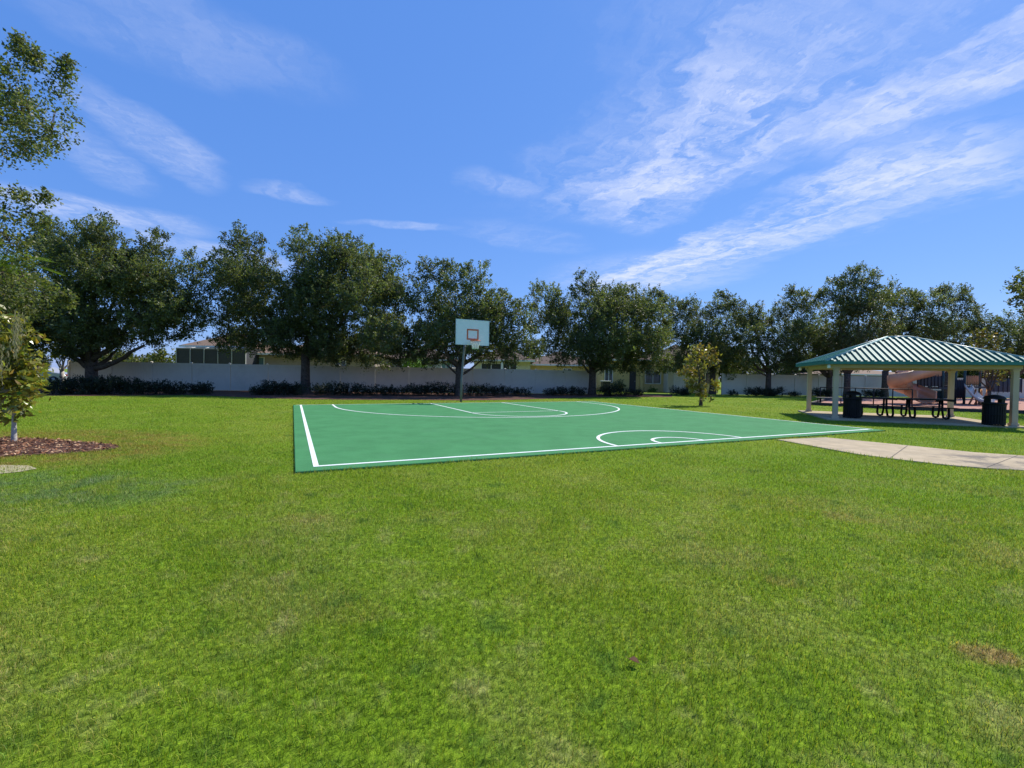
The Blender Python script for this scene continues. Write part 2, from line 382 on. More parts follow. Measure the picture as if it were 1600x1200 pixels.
strip(arc(7.575, 8.35 - 0.05, 1.825, pi, 2 * pi), W, LZ + 0.0015)
strip(arc(7.6, IN + W, 1.83, 0, pi), W, LZ + 0.0015); strip(arc(7.55, IN + W, 0.62, 0, pi, 24), W, LZ + 0.0015)
lines = ln.build('line_markings', M['line'], court)

# concrete path
pe_top = [(1213, 688), (1290, 684.5), (1365, 692), (1440, 699.5), (1520, 708), (1600, 713.5), (1700, 718), (1900, 722)]
pe_bot = [(1223, 689.5), (1280, 700), (1340, 711), (1410, 720), (1480, 728), (1540, 733), (1600, 736.5), (1700, 741), (1900, 747)]
path_poly = [G(*p)[:2] for p in pe_top] + [G(*p)[:2] for p in pe_bot][::-1]
mb = MB(); mb.prism(path_poly, -0.05, 0.022)
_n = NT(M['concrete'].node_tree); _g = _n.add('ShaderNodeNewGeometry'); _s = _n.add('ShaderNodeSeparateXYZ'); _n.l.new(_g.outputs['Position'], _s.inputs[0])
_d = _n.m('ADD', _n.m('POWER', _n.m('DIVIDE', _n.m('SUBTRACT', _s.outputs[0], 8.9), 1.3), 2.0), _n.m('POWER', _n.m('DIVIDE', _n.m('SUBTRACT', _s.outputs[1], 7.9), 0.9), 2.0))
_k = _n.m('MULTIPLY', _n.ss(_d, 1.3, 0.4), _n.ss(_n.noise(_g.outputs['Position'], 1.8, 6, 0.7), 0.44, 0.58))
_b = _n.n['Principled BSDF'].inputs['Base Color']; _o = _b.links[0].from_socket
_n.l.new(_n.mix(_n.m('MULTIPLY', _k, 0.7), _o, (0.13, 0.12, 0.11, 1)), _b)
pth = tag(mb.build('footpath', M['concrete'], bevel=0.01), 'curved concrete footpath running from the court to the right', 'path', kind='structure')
ln = MB(); strip([G(1392, 716.8)[:2], G(1418, 698)[:2]], 0.014, 0.0255); strip([G(1542, 732.4)[:2], G(1590, 713.5)[:2]], 0.012, 0.0255)
ln.build('expansion_joint', M['joint'], pth)

# fence lines and mulch strip
FA, FB = G(108, 608)[:2], G(872, 615.5)[:2]
fd = (FB - FA) / np.linalg.norm(FB - FA); fn = np.array([fd[1], -fd[0]])       # fn points to the camera
def fence_pt(px, off=0.0):                                                       # ground point on the fence line in that pixel column
    o = FA + fn * off; k = (px - 800) / F
    t = (k * o[1] - o[0]) / (fd[0] - k * fd[1]); q = o + fd * t
    return np.array([q[0], q[1], 0.0])
front = [(40, 618), (120, 619), (200, 618.5), (290, 618), (350, 619.5), (400, 622), (470, 624), (560, 625), (640, 625), (720, 626), (800, 625), (860, 623), (930, 621), (980, 620.5), (1050, 620.5)]
mul = [fence_pt(40)[:2] - fn * .2] + [G(x, y)[:2] for x, y in front] + [G(1050, 616.6)[:2], FB + fd * 1.5]
mb = MB(); vs = [(p[0], p[1], 0.012) for p in mul]; mb.add(vs, [tuple(range(len(vs)))]); mulch_poly = mul
tag(mb.build('mulch_strip', M['mulch']), 'red-brown bark mulch under the hedges along the fence', 'mulch', kind='structure')

# tree bed at the left
bed_c = np.array([-9.6, 7.75]); bt = np.linspace(0, 2 * pi, 40, endpoint=False)
bed_poly = [bed_c + np.array([2.55 * math.cos(t) * (1 + .06 * math.sin(3 * t + 1)), 1.05 * math.sin(t) * (1 + .08 * math.sin(5 * t))]) for t in bt]
mb = MB(); mb.add([(p[0], p[1], 0.012) for p in bed_poly], [tuple(range(len(bed_poly)))])
tag(mb.build('mulch_bed', M['mulch']), 'oval bed of red bark mulch round the small magnolia', 'mulch', kind='structure')
mb = MB()
for pl in ([(95, 703), (130, 700), (172, 694), (176, 697), (150, 703), (120, 708), (98, 709)], [(-60, 731), (0, 727), (45, 728), (58, 733), (30, 738), (0, 741), (-60, 744)]):
    q = [G(x, y) for x, y in pl]; mb.add([(p[0], p[1], 0.008) for p in q], [tuple(range(len(q)))])
tag(mb.build('sandy_ground', M['sand']), 'bare pale sand at the edge of the mulch bed', 'sand', kind='structure')


def in_poly(x, y, poly):
    r = np.zeros(len(x), bool); k = len(poly)
    for i in range(k):
        (x1, y1), (x2, y2) = poly[i][:2], poly[(i + 1) % k][:2]
        c = ((y1 > y) != (y2 > y)); xi = (x2 - x1) * (y - y1) / ((y2 - y1) + 1e-12) + x1
        r ^= c & (x < xi)
    return r


# pavilion frame (needed for the grass mask)
PC = np.array([14.48, 17.02]); PA = math.radians(-21); PU = np.array([math.cos(PA), math.sin(PA)]); PV = np.array([-math.sin(PA), math.cos(PA)])
PHU, PHV = 2.4, 1.85
def PP(a, b): return PC + PU * a + PV * b
slab_poly = [PP(-PHU - .3, -PHV - .28), PP(PHU + .3, -PHV - .28), PP(PHU + .3, PHV + .5), PP(-PHU - .3, PHV + .5)]
play_poly = [G(1268, 633)[:2], G(1420, 641)[:2], G(1640, 648)[:2], G(1900, 640)[:2], G(1800, 622)[:2], G(1300, 623)[:2]]
mb = MB(); mb.add([(p[0], p[1], 0.02) for p in play_poly], [tuple(range(len(play_poly)))])
tag(mb.build('playground_surface', M['red_mulch']), 'pinkish wood-chip ground of the playground behind the pavilion', 'playground ground', kind='structure')

# ------------------------------------------------------------------ grass blades
def blades():
    Vs, Fs, Cs, off = [], [], [], 0
    edges = 1.15 * (34 / 1.15) ** (np.arange(37) / 36)
    for d0, d1 in zip(edges[:-1], edges[1:]):
        dens = float(np.exp(np.interp(math.log(.5 * (d0 + d1)), np.log([1.2, 3, 5, 8, 12, 18, 27, 34]), np.log([12500, 9500, 5600, 2500, 1050, 480, 190, 120]))))
        xr = 1.28 * d1 + 0.5; nn = int(2 * xr * (d1 - d0) * dens)
        x = rng.uniform(-xr, xr, nn); y = rng.uniform(d0, d1, nn); k = np.abs(x) < 1.28 * y + 0.5
        x, y = x[k], y[k]
        thin = 0.5 + 0.25 * np.sin(x * 2.1 + 1.3 * np.sin(y * 1.7)) + 0.25 * np.sin(y * 2.7 + 1.9 * np.sin(x * 1.3 + 2))
        k = (rng.random(len(x)) < 0.72 + 0.28 * thin) & ~in_poly(x, y, court_poly) & ~in_poly(x, y, path_poly) & ~in_poly(x, y, slab_poly)
        k &= ~in_poly(x, y, bed_poly) & ~(in_poly(x, y, mulch_poly)) & ~in_poly(x, y, play_poly)
        x, y = x[k], y[k]; nn = len(x)
        h = rng.uniform(0.018, 0.042, nn) * (0.8 + 0.35 * (np.sin(x * 3.3 + 2 * np.sin(y * 2.2)) * .5 + .5)) * (1 + d0 * 0.012)
        wd = (0.0017 + 0.0004 * y) * rng.uniform(.7, 1.3, nn) * np.where(d0 < 8, 1, 1.25)
        th = rng.uniform(0, 2 * pi, nn); ln_ = rng.uniform(0.15, 1.15, nn) * h; ph = rng.uniform(0, 2 * pi, nn)
        bx, by = np.cos(th) * wd / 2, np.sin(th) * wd / 2; lx, ly = np.cos(ph) * ln_, np.sin(ph) * ln_
        z0 = -0.003 * np.ones(nn)
        A = np.stack([x - bx, y - by, z0], 1); B = np.stack([x + bx, y + by, z0], 1)
        tint = rng.uniform(0.45, 1.42, nn)[:, None] * np.stack([rng.uniform(.85, 1.2, nn), np.ones(nn), rng.uniform(.6, 1.5, nn)], 1)
        dry = rng.random(nn) < 0.2; tint[dry] = np.array([2.0, 1.35, 2.6]) * rng.uniform(.7, 1.1, (dry.sum(), 1))
        if d0 < 8:
            m1, m2 = .55, .28
            Cc = np.stack([x + bx * .8 + lx * m2, y + by * .8 + ly * m2, h * m1], 1); D = np.stack([x - bx * .8 + lx * m2, y - by * .8 + ly * m2, h * m1], 1)
            T = np.stack([x + lx, y + ly, h * np.sqrt(np.clip(1 - (ln_ / h / 1.6) ** 2, .2, 1))], 1)
            V = np.stack([A, B, Cc, D, T], 1).reshape(-1, 3); i = off + np.arange(nn)[:, None] * 5
            Ff = np.concatenate([i + [0, 1, 2], i + [0, 2, 3], i + [3, 2, 4]], 0); Cf = np.concatenate([tint * .8, tint * .8, tint], 0)
        else:
            T = np.stack([x + lx, y + ly, h], 1)
            V = np.stack([A, B, T], 1).reshape(-1, 3); i = off + np.arange(nn)[:, None] * 3
            Ff = i + [0, 1, 2]; Cf = tint * .88
        yl = (rng.random(len(Cf)) < .0004); Cf = Cf.copy(); Cf[yl] = np.array([4.2, 2.4, .6])
        off += len(V); Vs.append(V); Fs.append(Ff); Cs.append(Cf)
    # longer blades leaning over the edges of the court and the path
    for poly, z_, n_ in ((court_poly, CZ, 55), (path_poly, .022, 45), (bed_poly, .01, 30)):
        for i in range(len(poly)):
            a, b_ = np.array(poly[i][:2]), np.array(poly[(i + 1) % len(poly)][:2]); L = np.linalg.norm(b_ - a); k = int(L * n_)
            if k < 1: continue
            d = (b_ - a) / L; nrm = np.array([-d[1], d[0]]); cen = np.mean([q[:2] for q in poly], 0)
            if nrm @ (cen - a) < 0: nrm = -nrm
            t_ = rng.uniform(0, L, k); b0 = a + d * t_[:, None] - nrm * rng.uniform(0.0, .05, (k, 1)); x, y = b0[:, 0], b0[:, 1]
            h = rng.uniform(.035, .085, k) * (.5 + .5 * (np.sin(t_ * 3.1 + i) * .5 + .5)); lean = rng.uniform(-.02, .07, k); sh = rng.normal(0, .02, k); wd = .003 + .0004 * y
            A = np.stack([x - d[0] * wd, y - d[1] * wd, np.zeros(k)], 1); B = np.stack([x + d[0] * wd, y + d[1] * wd, np.zeros(k)], 1)
            T = np.stack([x + nrm[0] * lean + d[0] * sh, y + nrm[1] * lean + d[1] * sh, h], 1)
            V = np.stack([A, B, T], 1).reshape(-1, 3); Fs.append(off + np.arange(k)[:, None] * 3 + [0, 1, 2]); Vs.append(V); off += len(V)
            c_ = rng.uniform(.6, 1.2, (k, 1)) * np.ones((k, 3)); dr = rng.random(k) < .4; c_[dr] *= np.array([1.9, 1.25, 2.2]); Cs.append(c_)
    return np_mesh('grass', np.concatenate(Vs), np.concatenate(Fs), np.concatenate(Cs))
tag(link('grass', blades(), M['blade']), 'short mown grass blades covering the lawn', 'grass', kind='stuff')


# ------------------------------------------------------------------ leaves, trees, shrubs
def unit(v): return v / np.maximum(np.linalg.norm(v, axis=1, keepdims=True), 1e-9)


def leaf_quads(c, axis, nrm, ln_, wd):
    side = unit(np.cross(axis, nrm)); up = unit(np.cross(side, axis))
    a = c - axis * ln_[:, None] / 2; b = c + axis * ln_[:, None] / 2
    l = c + side * wd[:, None] / 2 + up * wd[:, None] * .15; r = c - side * wd[:, None] / 2 + up * wd[:, None] * .15
    V = np.stack([a, r, b, l], 1).reshape(-1, 3); Fq = np.arange(len(c))[:, None] * 4 + [0, 1, 2, 3]
    return V, Fq


def foliage(blobs, per_m2=2.6, leaves=26, leaf=(0.11, 0.06), spray=(0.75, 0.2), tone=(0.04, 0.062, 0.022), jit=0.35, upbias=0.55, shell=0.5, warm=0.0, seed=1, sprig=0.12):
    """blobs: rows (x, y, z, r) -> leaf mesh arrays: sprays of leaf-sized faces through each lobe, thickest near its skin"""
    rg = np.random.default_rng(seed); cs, ax, lob = [], [], []
    for bi, (x, y, z, r) in enumerate(blobs):
        k = max(4, int(per_m2 * 4 * pi * r * r)); d = unit(rg.normal(size=(k, 3)))
        rad = r * (shell + (1 - shell) * rg.random(k) ** .6) * np.array([1.0])
        far = rg.random(k) < sprig; rad[far] *= rg.uniform(1.0, 1.28, far.sum())
        cs.append(np.array([x, y, z]) + d * rad[:, None] * [1, 1, .92]); a = unit(d * .9 + [0, 0, upbias] + rg.normal(size=(k, 3)) * .45); ax.append(a)
        lob.append(np.full(k, rg.uniform(.82, 1.2)))
    cs, ax, lob = np.concatenate(cs), np.concatenate(ax), np.concatenate(lob); k = len(cs)
    L = spray[0] * rg.uniform(.6, 1.25, k); br = lob * rg.uniform(.75, 1.25, k)
    t = rg.uniform(-.5, .5, (k, leaves)); sg = (spray[1] * (0.75 - t))[:, :, None] * .5
    pts = cs[:, None, :] + ax[:, None, :] * (t * L[:, None])[:, :, None] + rg.normal(size=(k, leaves, 3)) * sg
    pts = pts.reshape(-1, 3); nl = len(pts); A = np.repeat(ax, leaves, 0)
    la = unit(A * .8 + rg.normal(size=(nl, 3)) * .7); nr = unit(rg.normal(size=(nl, 3)) * .8 + [0, 0, .8] + A * .3)
    V, Fq = leaf_quads(pts, la, nr, leaf[0] * rg.uniform(.6, 1.3, nl), leaf[1] * rg.uniform(.6, 1.3, nl))
    base = np.array(tone)[None, :] * (np.repeat(br, leaves) * rg.uniform(1 - jit, 1 + jit, nl))[:, None]
    base = base * np.stack([rg.uniform(.85, 1.2, nl), np.ones(nl), rg.uniform(.7, 1.3, nl)], 1)
    if warm > 0:
        wm = rg.random(nl) < warm; base[wm] = np.array([0.30, 0.20, 0.05]) * rg.uniform(.5, 1.2, (wm.sum(), 1))
    return V, Fq, base


def curve(a, b, sag=0.0, k=5, wob=0.0, rg=random):
    a, b = np.array(a, float), np.array(b, float); L = np.linalg.norm(b - a); out = []
    for i in range(k):
        t = i / (k - 1); p = a + (b - a) * t; p[2] += sag * math.sin(pi * t)
        if 0 < i < k - 1: p += np.array([rg.uniform(-1, 1), rg.uniform(-1, 1), rg.uniform(-.5, .5)]) * wob * L
        out.append(p)
    return out


def tree(name, label, cat, base, fork_h, lobes, trunk_r, mat_leaf, mat_bark, group=None, lean=(0, 0), seed=1, limb_r=0.5, forks=None, trunk_label=None, **kw):
    """lobes in world coordinates; trunk to a fork, a limb into each lobe"""
    rr_ = random.Random(seed); base = np.array(base, float)
    t = thing(name, label, cat, tuple(base), 0, group)
    lob = [(l[0] - base[0], l[1] - base[1], l[2] - base[2], l[3]) for l in lobes]
    V, Fq, colr = foliage(lob, seed=seed, **kw)
    tr = MB(); fk = np.array([lean[0], lean[1], fork_h])
    tr.tube([(0, 0, -0.15), (0, 0, 0.05), tuple(fk * .25 + [0, 0, .1]), tuple(fk * .65), tuple(fk)], [trunk_r * 1.5, trunk_r * 1.3, trunk_r, trunk_r * .92, trunk_r * .95], 12)
    big = sorted(lob, key=lambda l: -l[3])
    hubs = []
    for i, l in enumerate(big[:6]):                    # main limbs
        end = np.array(l[:3]); pts = curve(fk - [0, 0, trunk_r * .4], fk + (end - fk) * .8, -0.06 * np.linalg.norm(end - fk), 6, .05, rr_)
        rs = np.linspace(trunk_r * .62, trunk_r * .2, 6); tr.tube(pts, list(rs), 8); hubs += [(p, r_) for p, r_ in zip(pts[2:], rs[2:])]
    for i, l in enumerate(big):                        # branches into every lobe
        end = np.array(l[:3]); hb = min(hubs, key=lambda q: np.linalg.norm(q[0] - end))
        if np.linalg.norm(end - hb[0]) > .15:
            r1 = min(hb[1] * .7, l[3] * .09); tr.tube(curve(hb[0], end, 0.02, 5, .06, rr_), list(np.linspace(r1, r1 * .4, 5)), 6)
            hubs.append((end, r1 * .6))
        for _ in range(4 if l[3] > .35 else 1):
            d = np.array([rr_.uniform(-1, 1), rr_.uniform(-1, 1), rr_.uniform(-.3, 1)]); d /= np.linalg.norm(d)
            tr.tube(curve(end - d * .1 * l[3], end + d * l[3] * .85, .0, 4, .08, rr_), list(np.linspace(min(trunk_r * .09, l[3] * .03), trunk_r * .02, 4)), 5)
    for a, b_, r0 in (forks or []):
        tr.tube(curve(np.array(a) - base, np.array(b_) - base, -.1, 6, .04, rr_), list(np.linspace(r0, r0 * .4, 6)), 8)
    tr.build('trunk', mat_bark, t)
    link('crown', np_mesh('crown', V, Fq, colr), mat_leaf, t)
    return t


def lobes_px(rows, D, seed, deep=0.6, fill=True, sprigs=False):
    rg = random.Random(seed); out = []
    for (x, y, r) in rows:
        rm = r * D / F; dj = rg.uniform(-1, 1) * deep * rm * 1.6
        p = P(x, y, D + dj); out.append((p[0], p[1], p[2], rm))
        if fill and r > 27:
            for s in (-1, 1):
                q = P(x + rg.uniform(-.4, .4) * r, y + rg.uniform(0, .45) * r, D + s * rm * rg.uniform(.9, 1.6)); out.append((q[0], q[1], q[2], rm * rg.uniform(.6, .8)))
    k0 = len(rows)
    for (x, y, r) in rows if sprigs else []:           # twig tips standing out of the crown
        for _ in range(4):
            a = rg.uniform(-.15, 1.15) * math.pi; d = r * rg.uniform(1.0, 1.18); qx, qy = x + math.cos(a) * d, y - math.sin(a) * d
            if all((qx - u) ** 2 + (qy - v) ** 2 > (q * .95) ** 2 for u, v, q in rows):
                rs_ = min(rg.uniform(5, 9), r * .4); p = P(qx, qy, D + rg.uniform(-.3, .3) * r * D / F); out.append((p[0], p[1], p[2], rs_ * D / F))
    return out


OAK = dict(leaf=(0.135, 0.08), spray=(0.8, 0.25), leaves=40, per_m2=3.9, shell=0.3)
oak_rows = [
 # label, trunk px, depth offset in front of the fence, lobes, trunk radius, fork height, extra forks
 ('big dark oak at the left with a low three-way fork behind the hedge', 143, 1.9, [(75,365,25),(100,392,38),(150,368,28),(150,420,50),(98,455,50),(66,500,40),(130,500,45),(195,430,45),(238,388,24),(240,430,38),(215,490,42),(268,470,38),(297,422,22),(300,470,27),(286,512,26),(170,525,28),(240,522,26),(200,400,22),(110,530,30)], .33, 2.0),
 ('broadest oak, wide leafy crown left of the basketball hoop', 477, 2.0, [(377,382,26),(372,420,36),(345,440,26),(338,492,26),(390,470,42),(412,428,28),(420,512,33),(375,522,28),(470,388,26),(500,420,42),(535,398,30),(572,405,30),(560,450,52),(605,440,34),(626,470,26),(500,480,52),(450,450,33),(445,505,33),(520,525,38),(590,510,46),(628,522,26),(480,530,26),(560,545,24),(608,545,20),(500,548,22),(535,555,18),(575,560,16),(640,545,20),(432,533,20),(350,535,16),(620,562,14),(405,540,16),(440,545,17),(468,550,15),(520,560,12),(595,566,12)], .30, 2.6),
 ('oak with two pointed tops directly behind the basketball backboard', 717, 4.5, [(677,430,23),(705,440,23),(745,440,25),(665,470,27),(710,480,40),(755,485,34),(788,480,22),(810,492,18),(680,518,36),(730,525,36),(780,520,32),(812,528,22),(665,548,20),(700,550,20),(790,548,18),(675,563,13),(740,550,20),(765,555,17),(800,556,17),(826,547,15),(710,562,11)], .26, 2.0),
 ('rounded oak right of the hoop with one sprig above its crown', 925, 1.2, [(858,465,23),(845,500,26),(875,490,28),(916,446,20),(930,480,38),(965,470,30),(1000,475,30),(1026,485,22),(900,530,38),(950,522,46),(1000,522,40),(1034,525,20),(860,538,24),(1018,550,18),(930,552,22),(975,554,22),(880,558,16),(990,556,16),(945,570,15),(1000,568,17),(1035,560,18),(1015,576,11),(975,575,12)], .28, 2.1),
 ('oak with a dark lumpy crown behind the small right-hand magnolia', 1113, -0.5, [(1052,482,18),(1068,487,20),(1090,495,24),(1120,480,19),(1060,525,26),(1100,530,33),(1135,500,23),(1130,545,28),(1075,552,20),(1145,558,18),(1060,570,15),(1090,572,16),(1120,572,16),(1150,572,14),(1140,582,10),(1042,575,10)], .26, 2.4),
 ('narrow oak behind the low clipped bush at the right of the yellow house', 1200, 1.5, [(1158,482,15),(1175,500,19),(1165,525,26),(1195,530,26),(1160,556,18),(1200,556,20),(1185,500,17),(1222,540,20),(1222,560,14),(1170,572,14),(1215,574,11),(1235,568,14)], .24, 2.2),
 ('oak whose crown rises just left of the pavilion roof', 1295, 1.5, [(1218,487,17),(1245,475,20),(1262,474,17),(1230,515,26),(1265,515,28),(1290,530,28),(1250,545,22),(1290,556,20),(1320,540,24),(1315,562,16),(1245,566,16),(1275,568,14),(1310,575,14),(1338,568,14)], .24, 1.8),
 ('tallest oak of the right group, behind the left half of the pavilion', 1323, 5.0, [(1300,457,16),(1325,445,17),(1347,438,20),(1345,475,29),(1310,490,25),(1375,468,22),(1330,520,30),(1370,510,26),(1350,546,20)], .24, 2.0),
 ('oak behind the pavilion ridge with an uneven twin top', 1382, 1.2, [(1395,462,18),(1415,472,18),(1400,500,26),(1430,505,24),(1385,530,24),(1420,540,24),(1400,556,18)], .26, 2.4),
 ('oak with open airy top right of the pavilion ridge', 1478, 2.0, [(1455,474,20),(1488,464,19),(1510,486,16),(1470,510,30),(1505,520,24),(1450,535,22),(1490,548,22)], .24, 2.3),
 ('low oak behind the right end of the pavilion', 1585, 2.0, [(1540,510,19),(1570,510,19),(1592,515,20),(1550,540,24),(1585,545,24),(1625,520,30),(1620,550,26)], .24, 2.2),
]
def fence2(px):                                    # second fence run, at the right
    a, b_ = G(1128, 616.5)[:2], G(1420, 620.2)[:2]; d = b_ - a; k = (px - 800) / F
    t = (k * a[1] - a[0]) / (d[0] - k * d[1]); q = a + d * t; return np.array([q[0], q[1], 0])
for i, (lab, tx, off, rows, tr_, fh) in enumerate(oak_rows):
    f0 = fence_pt(tx) if tx < 1000 else fence2(tx)
    D = f0[1] - off; b0 = base_at(tx, D)
    lbs = lobes_px(rows, D, 40 + i, sprigs=True)
    fk = []
    if i == 0:
        o = P(143, 577, D); fk = [(o, P(95, 540, D - .6), .2), (o, P(225, 540, D - .5), .2), (o, P(185, 545, D + .8), .16)]
    if i == 2:
        o = P(722, 590, D); fk = [(o, P(690, 560, D - .4), .09), (P(722, 578, D), P(700, 548, D + .5), .08), (P(722, 585, D), P(760, 555, D - .3), .09)]
    if i == 3:
        o = P(925, 584, D); fk = [(o, P(903, 560, D - .3), .11), (o, P(948, 566, D + .3), .11)]
    if i == 5:
        o = P(1200, 588, D); fk = [(o, P(1172, 572, D - .3), .08), (o, P(1190, 566, D + .3), .09)]
    tree('oak_tree', lab, 'tree', b0, fh, lbs, tr_, M['leaf'], M['bark'], 'oaks along the fence', seed=60 + i, forks=fk, tone=(0.106, 0.130, 0.058), **OAK)

# dark oak far left, behind the small magnolia
D = 27.5
tree('oak_tree', 'dark oak at the far left edge behind the magnolia', 'tree', base_at(12, D), 2.2, lobes_px([(0, 470, 40), (30, 515, 34), (52, 535, 20), (-30, 500, 55), (-70, 440, 60), (15, 430, 30), (20, 545, 22)], D, 9), .25, M['leaf'], M['bark'], 'oaks along the fence', seed=91, tone=(0.106, 0.130, 0.058), **OAK)
# near oak at the right edge, only branch tips in the frame
D = 22.0
tree('oak_tree', 'oak at the right edge showing only its branch tips', 'tree', base_at(1700, D), 3.2, lobes_px([(1590, 445, 10), (1604, 455, 16), (1630, 440, 30), (1592, 470, 9), (1650, 480, 36), (1690, 430, 46), (1740, 460, 50), (1610, 476, 10)], D, 10), .26, M['leaf'], M['bark'], seed=92, tone=(0.106, 0.130, 0.058), **OAK)
# near tree at the left edge: trunk outside the frame, leafy boughs inside
D = 10.0
near_l = lobes_px(rows=[(12, 145, 32), (45, 170, 34), (92, 150, 26), (108, 185, 18), (82, 200, 30), (40, 225, 32), (103, 118, 10), (108, 102, 7), (50, 105, 10), (52, 85, 6), (28, 82, 8), (30, 66, 5), (20, 110, 12), (10, 245, 22), (70, 230, 18), (-40, 170, 55), (-60, 100, 55), (-90, 250, 60),
                   (10, 325, 22), (30, 342, 20), (28, 312, 10), (70, 311, 5), (50, 350, 14), (12, 375, 30), (-60, 350, 60), (40, 440, 30), (15, 455, 34), (72, 468, 18), (95, 478, 9), (106, 470, 6), (48, 485, 24), (10, 490, 30), (-60, 450, 60)], D=D, seed=11, deep=.9, sprigs=True)
tree('oak_tree', 'tall near oak whose leafy boughs reach in from the left edge', 'tree', base_at(-170, D), 2.4, near_l, .2, M['leaf'], M['bark'], seed=93, tone=(0.115, 0.138, 0.055), leaf=(0.075, 0.042), spray=(0.34, 0.15), leaves=15, per_m2=10.0, upbias=.4, shell=.2)

# small magnolias
MAG = dict(leaf=(0.15, 0.062), spray=(0.30, 0.16), leaves=9, jit=.4, shell=.15, upbias=.5)
D = G(22, 690)[1]
mag = lobes_px([(20, 562, 20), (6, 600, 22), (42, 582, 18), (52, 600, 13), (10, 628, 12), (38, 555, 12), (4, 540, 18), (42, 618, 8), (30, 517, 13), (12, 505, 16), (48, 525, 9), (60, 585, 9), (58, 612, 8), (24, 598, 20), (-30, 580, 30), (-30, 625, 22), (26, 538, 10), (36, 640, 5), (2, 650, 7)], D, 12, .9)
tree('magnolia_tree', 'small magnolia with a slim pale trunk in the mulch bed', 'tree', G(22, 690), 1.2, mag, .032, M['gloss_leaf'], M['pale_bark'], seed=94, tone=(0.21, 0.215, 0.04), warm=.12, per_m2=28, **MAG)
D = G(1095, 634)[1]
mag2 = lobes_px([(1090, 562, 18), (1080, 582, 18), (1112, 562, 13), (1068, 584, 9), (1094, 605, 14), (1116, 600, 10), (1078, 603, 11), (1090, 546, 11), (1108, 548, 10), (1103, 620, 9)], D, 13, .9)
tree('magnolia_tree', 'small sparse yellowing magnolia standing alone beside the court', 'tree', G(1095, 634), .75, mag2, .075, M['gloss_leaf'], M['bark'], seed=95, tone=(0.25, 0.225, 0.05), warm=.3, per_m2=7, **dict(MAG, leaf=(.2, .1)))
D = 25.0
mag3 = lobes_px([(1530, 527, 13), (1548, 532, 13), (1540, 552, 15), (1545, 575, 14), (1566, 558, 12), (1520, 548, 12), (1575, 575, 11), (1560, 590, 10)], D, 14, .9)
tree('magnolia_tree', 'yellow-green magnolia rising behind the pavilion roof by the playground', 'tree', base_at(1545, D), 1.0, mag3, .08, M['gloss_leaf'], M['bark'], seed=96, tone=(0.14, 0.14, 0.04), warm=.15, per_m2=9, **dict(MAG, leaf=(.2, .1)))
D = fence_pt(97)[1] - .6
plu = lobes_px([(92, 552, 9), (105, 549, 9), (112, 554, 6), (98, 545, 7), (84, 555, 6)], D, 15, .9)
tree('plumeria_tree', 'small yellow-leaved tree with bare forked stems beside the first fence post', 'tree', base_at(97, D), 1.2, plu, .12, M['gloss_leaf'], M['pale_bark'], seed=97, tone=(0.26, 0.26, 0.04), per_m2=7, **dict(MAG, leaf=(.3, .12)))

# palm whose fronds show under the near oak at the left edge
D = 12.5
pt = thing('palm_tree', 'palm with arching green fronds at the left edge under the oak boughs', 'tree', tuple(base_at(-10, D)))
b0 = base_at(-10, D); crown = P(-5, 415, D) - b0
tr = MB(); tr.tube([(0, 0, -.1), (0, 0, crown[2] * .5), tuple(crown)], [.16, .13, .12], 10); tr.build('trunk', M['bark'], pt)
pr = random.Random(5)
for k in range(16):
    az = 2 * pi * k / 16 + pr.uniform(-.15, .15); el = pr.uniform(-.1, .9); L = pr.uniform(1.0, 1.35)
    d = np.array([math.cos(az) * math.cos(el), math.sin(az) * math.cos(el), math.sin(el)]); rib = []
    for i in range(9):
        s = i / 8; p = crown + d * L * s; p[2] -= .55 * s * s; rib.append(p)
    cs, ax, nr = [], [], []
    sd = np.array([-math.sin(az), math.cos(az), 0])
    for i in range(1, 9):
        for j in range(3):
            for s in (-1, 1):
                f_ = (i - 1 + j / 3) / 8; p = crown + d * L * f_; p[2] -= .55 * f_ * f_
                a_ = sd * s * .75 + d * .6 + np.array([0, 0, -.25]); a_ /= np.linalg.norm(a_)
                ll = .42 * (1 - .5 * f_); cs.append(p + a_ * ll / 2); ax.append(a_); nr.append((0, 0, 1.0))
    V, Fq = leaf_quads(np.array(cs), np.array(ax), np.array(nr), np.full(len(cs), .42), np.full(len(cs), .035))
    fr = np_mesh('frond', V, Fq, np.array([.10, .15, .035])[None] * rng.uniform(.7, 1.3, (len(Fq), 1)))
    link('frond', fr, M['leaf'], pt)

# Spanish moss hanging from the oak bough over the magnolia
D = 7.7
for (px, py0, py1, n_, sp_, lab) in ((27, 495, 570, 36, 9, 'long grey-green beard of moss hanging in front of the small magnolia'), (6, 552, 612, 18, 7, 'short grey moss beard at the very left edge beside the magnolia')):
    cs, ax, ll = [], [], []
    for k in range(n_):
        x = rng.normal(px, sp_ * .5); y0 = py0 + rng.uniform(-12, 12); y1 = y0 + (py1 - y0) * rng.uniform(.4, 1.05); dd = D + rng.normal(0, .12)
        for s in np.linspace(0, 1, 8)[:-1]:
            p = P(x + rng.normal(0, 1.5) - 8 * s * rng.random(), y0 + (y1 - y0) * s, dd); cs.append(p); ll.append((y1 - y0) * D / F / 6)
            v = np.array([rng.normal(0, .3), rng.normal(0, .3), -1]); ax.append(v / np.linalg.norm(v))
    cs = np.array(cs); V, Fq = leaf_quads(cs, np.array(ax), unit(rng.normal(size=cs.shape)), np.array(ll), np.full(len(cs), .013))
    mt = thing('spanish_moss', lab, 'moss', tuple(P(px, py0, D))); V = V - P(px, py0, D)
    link('moss_leaves', np_mesh('moss_leaves', V, Fq, np.array([.26, .24, .15])[None] * rng.uniform(.6, 1.2, (len(Fq), 1))), M['moss'], mt)

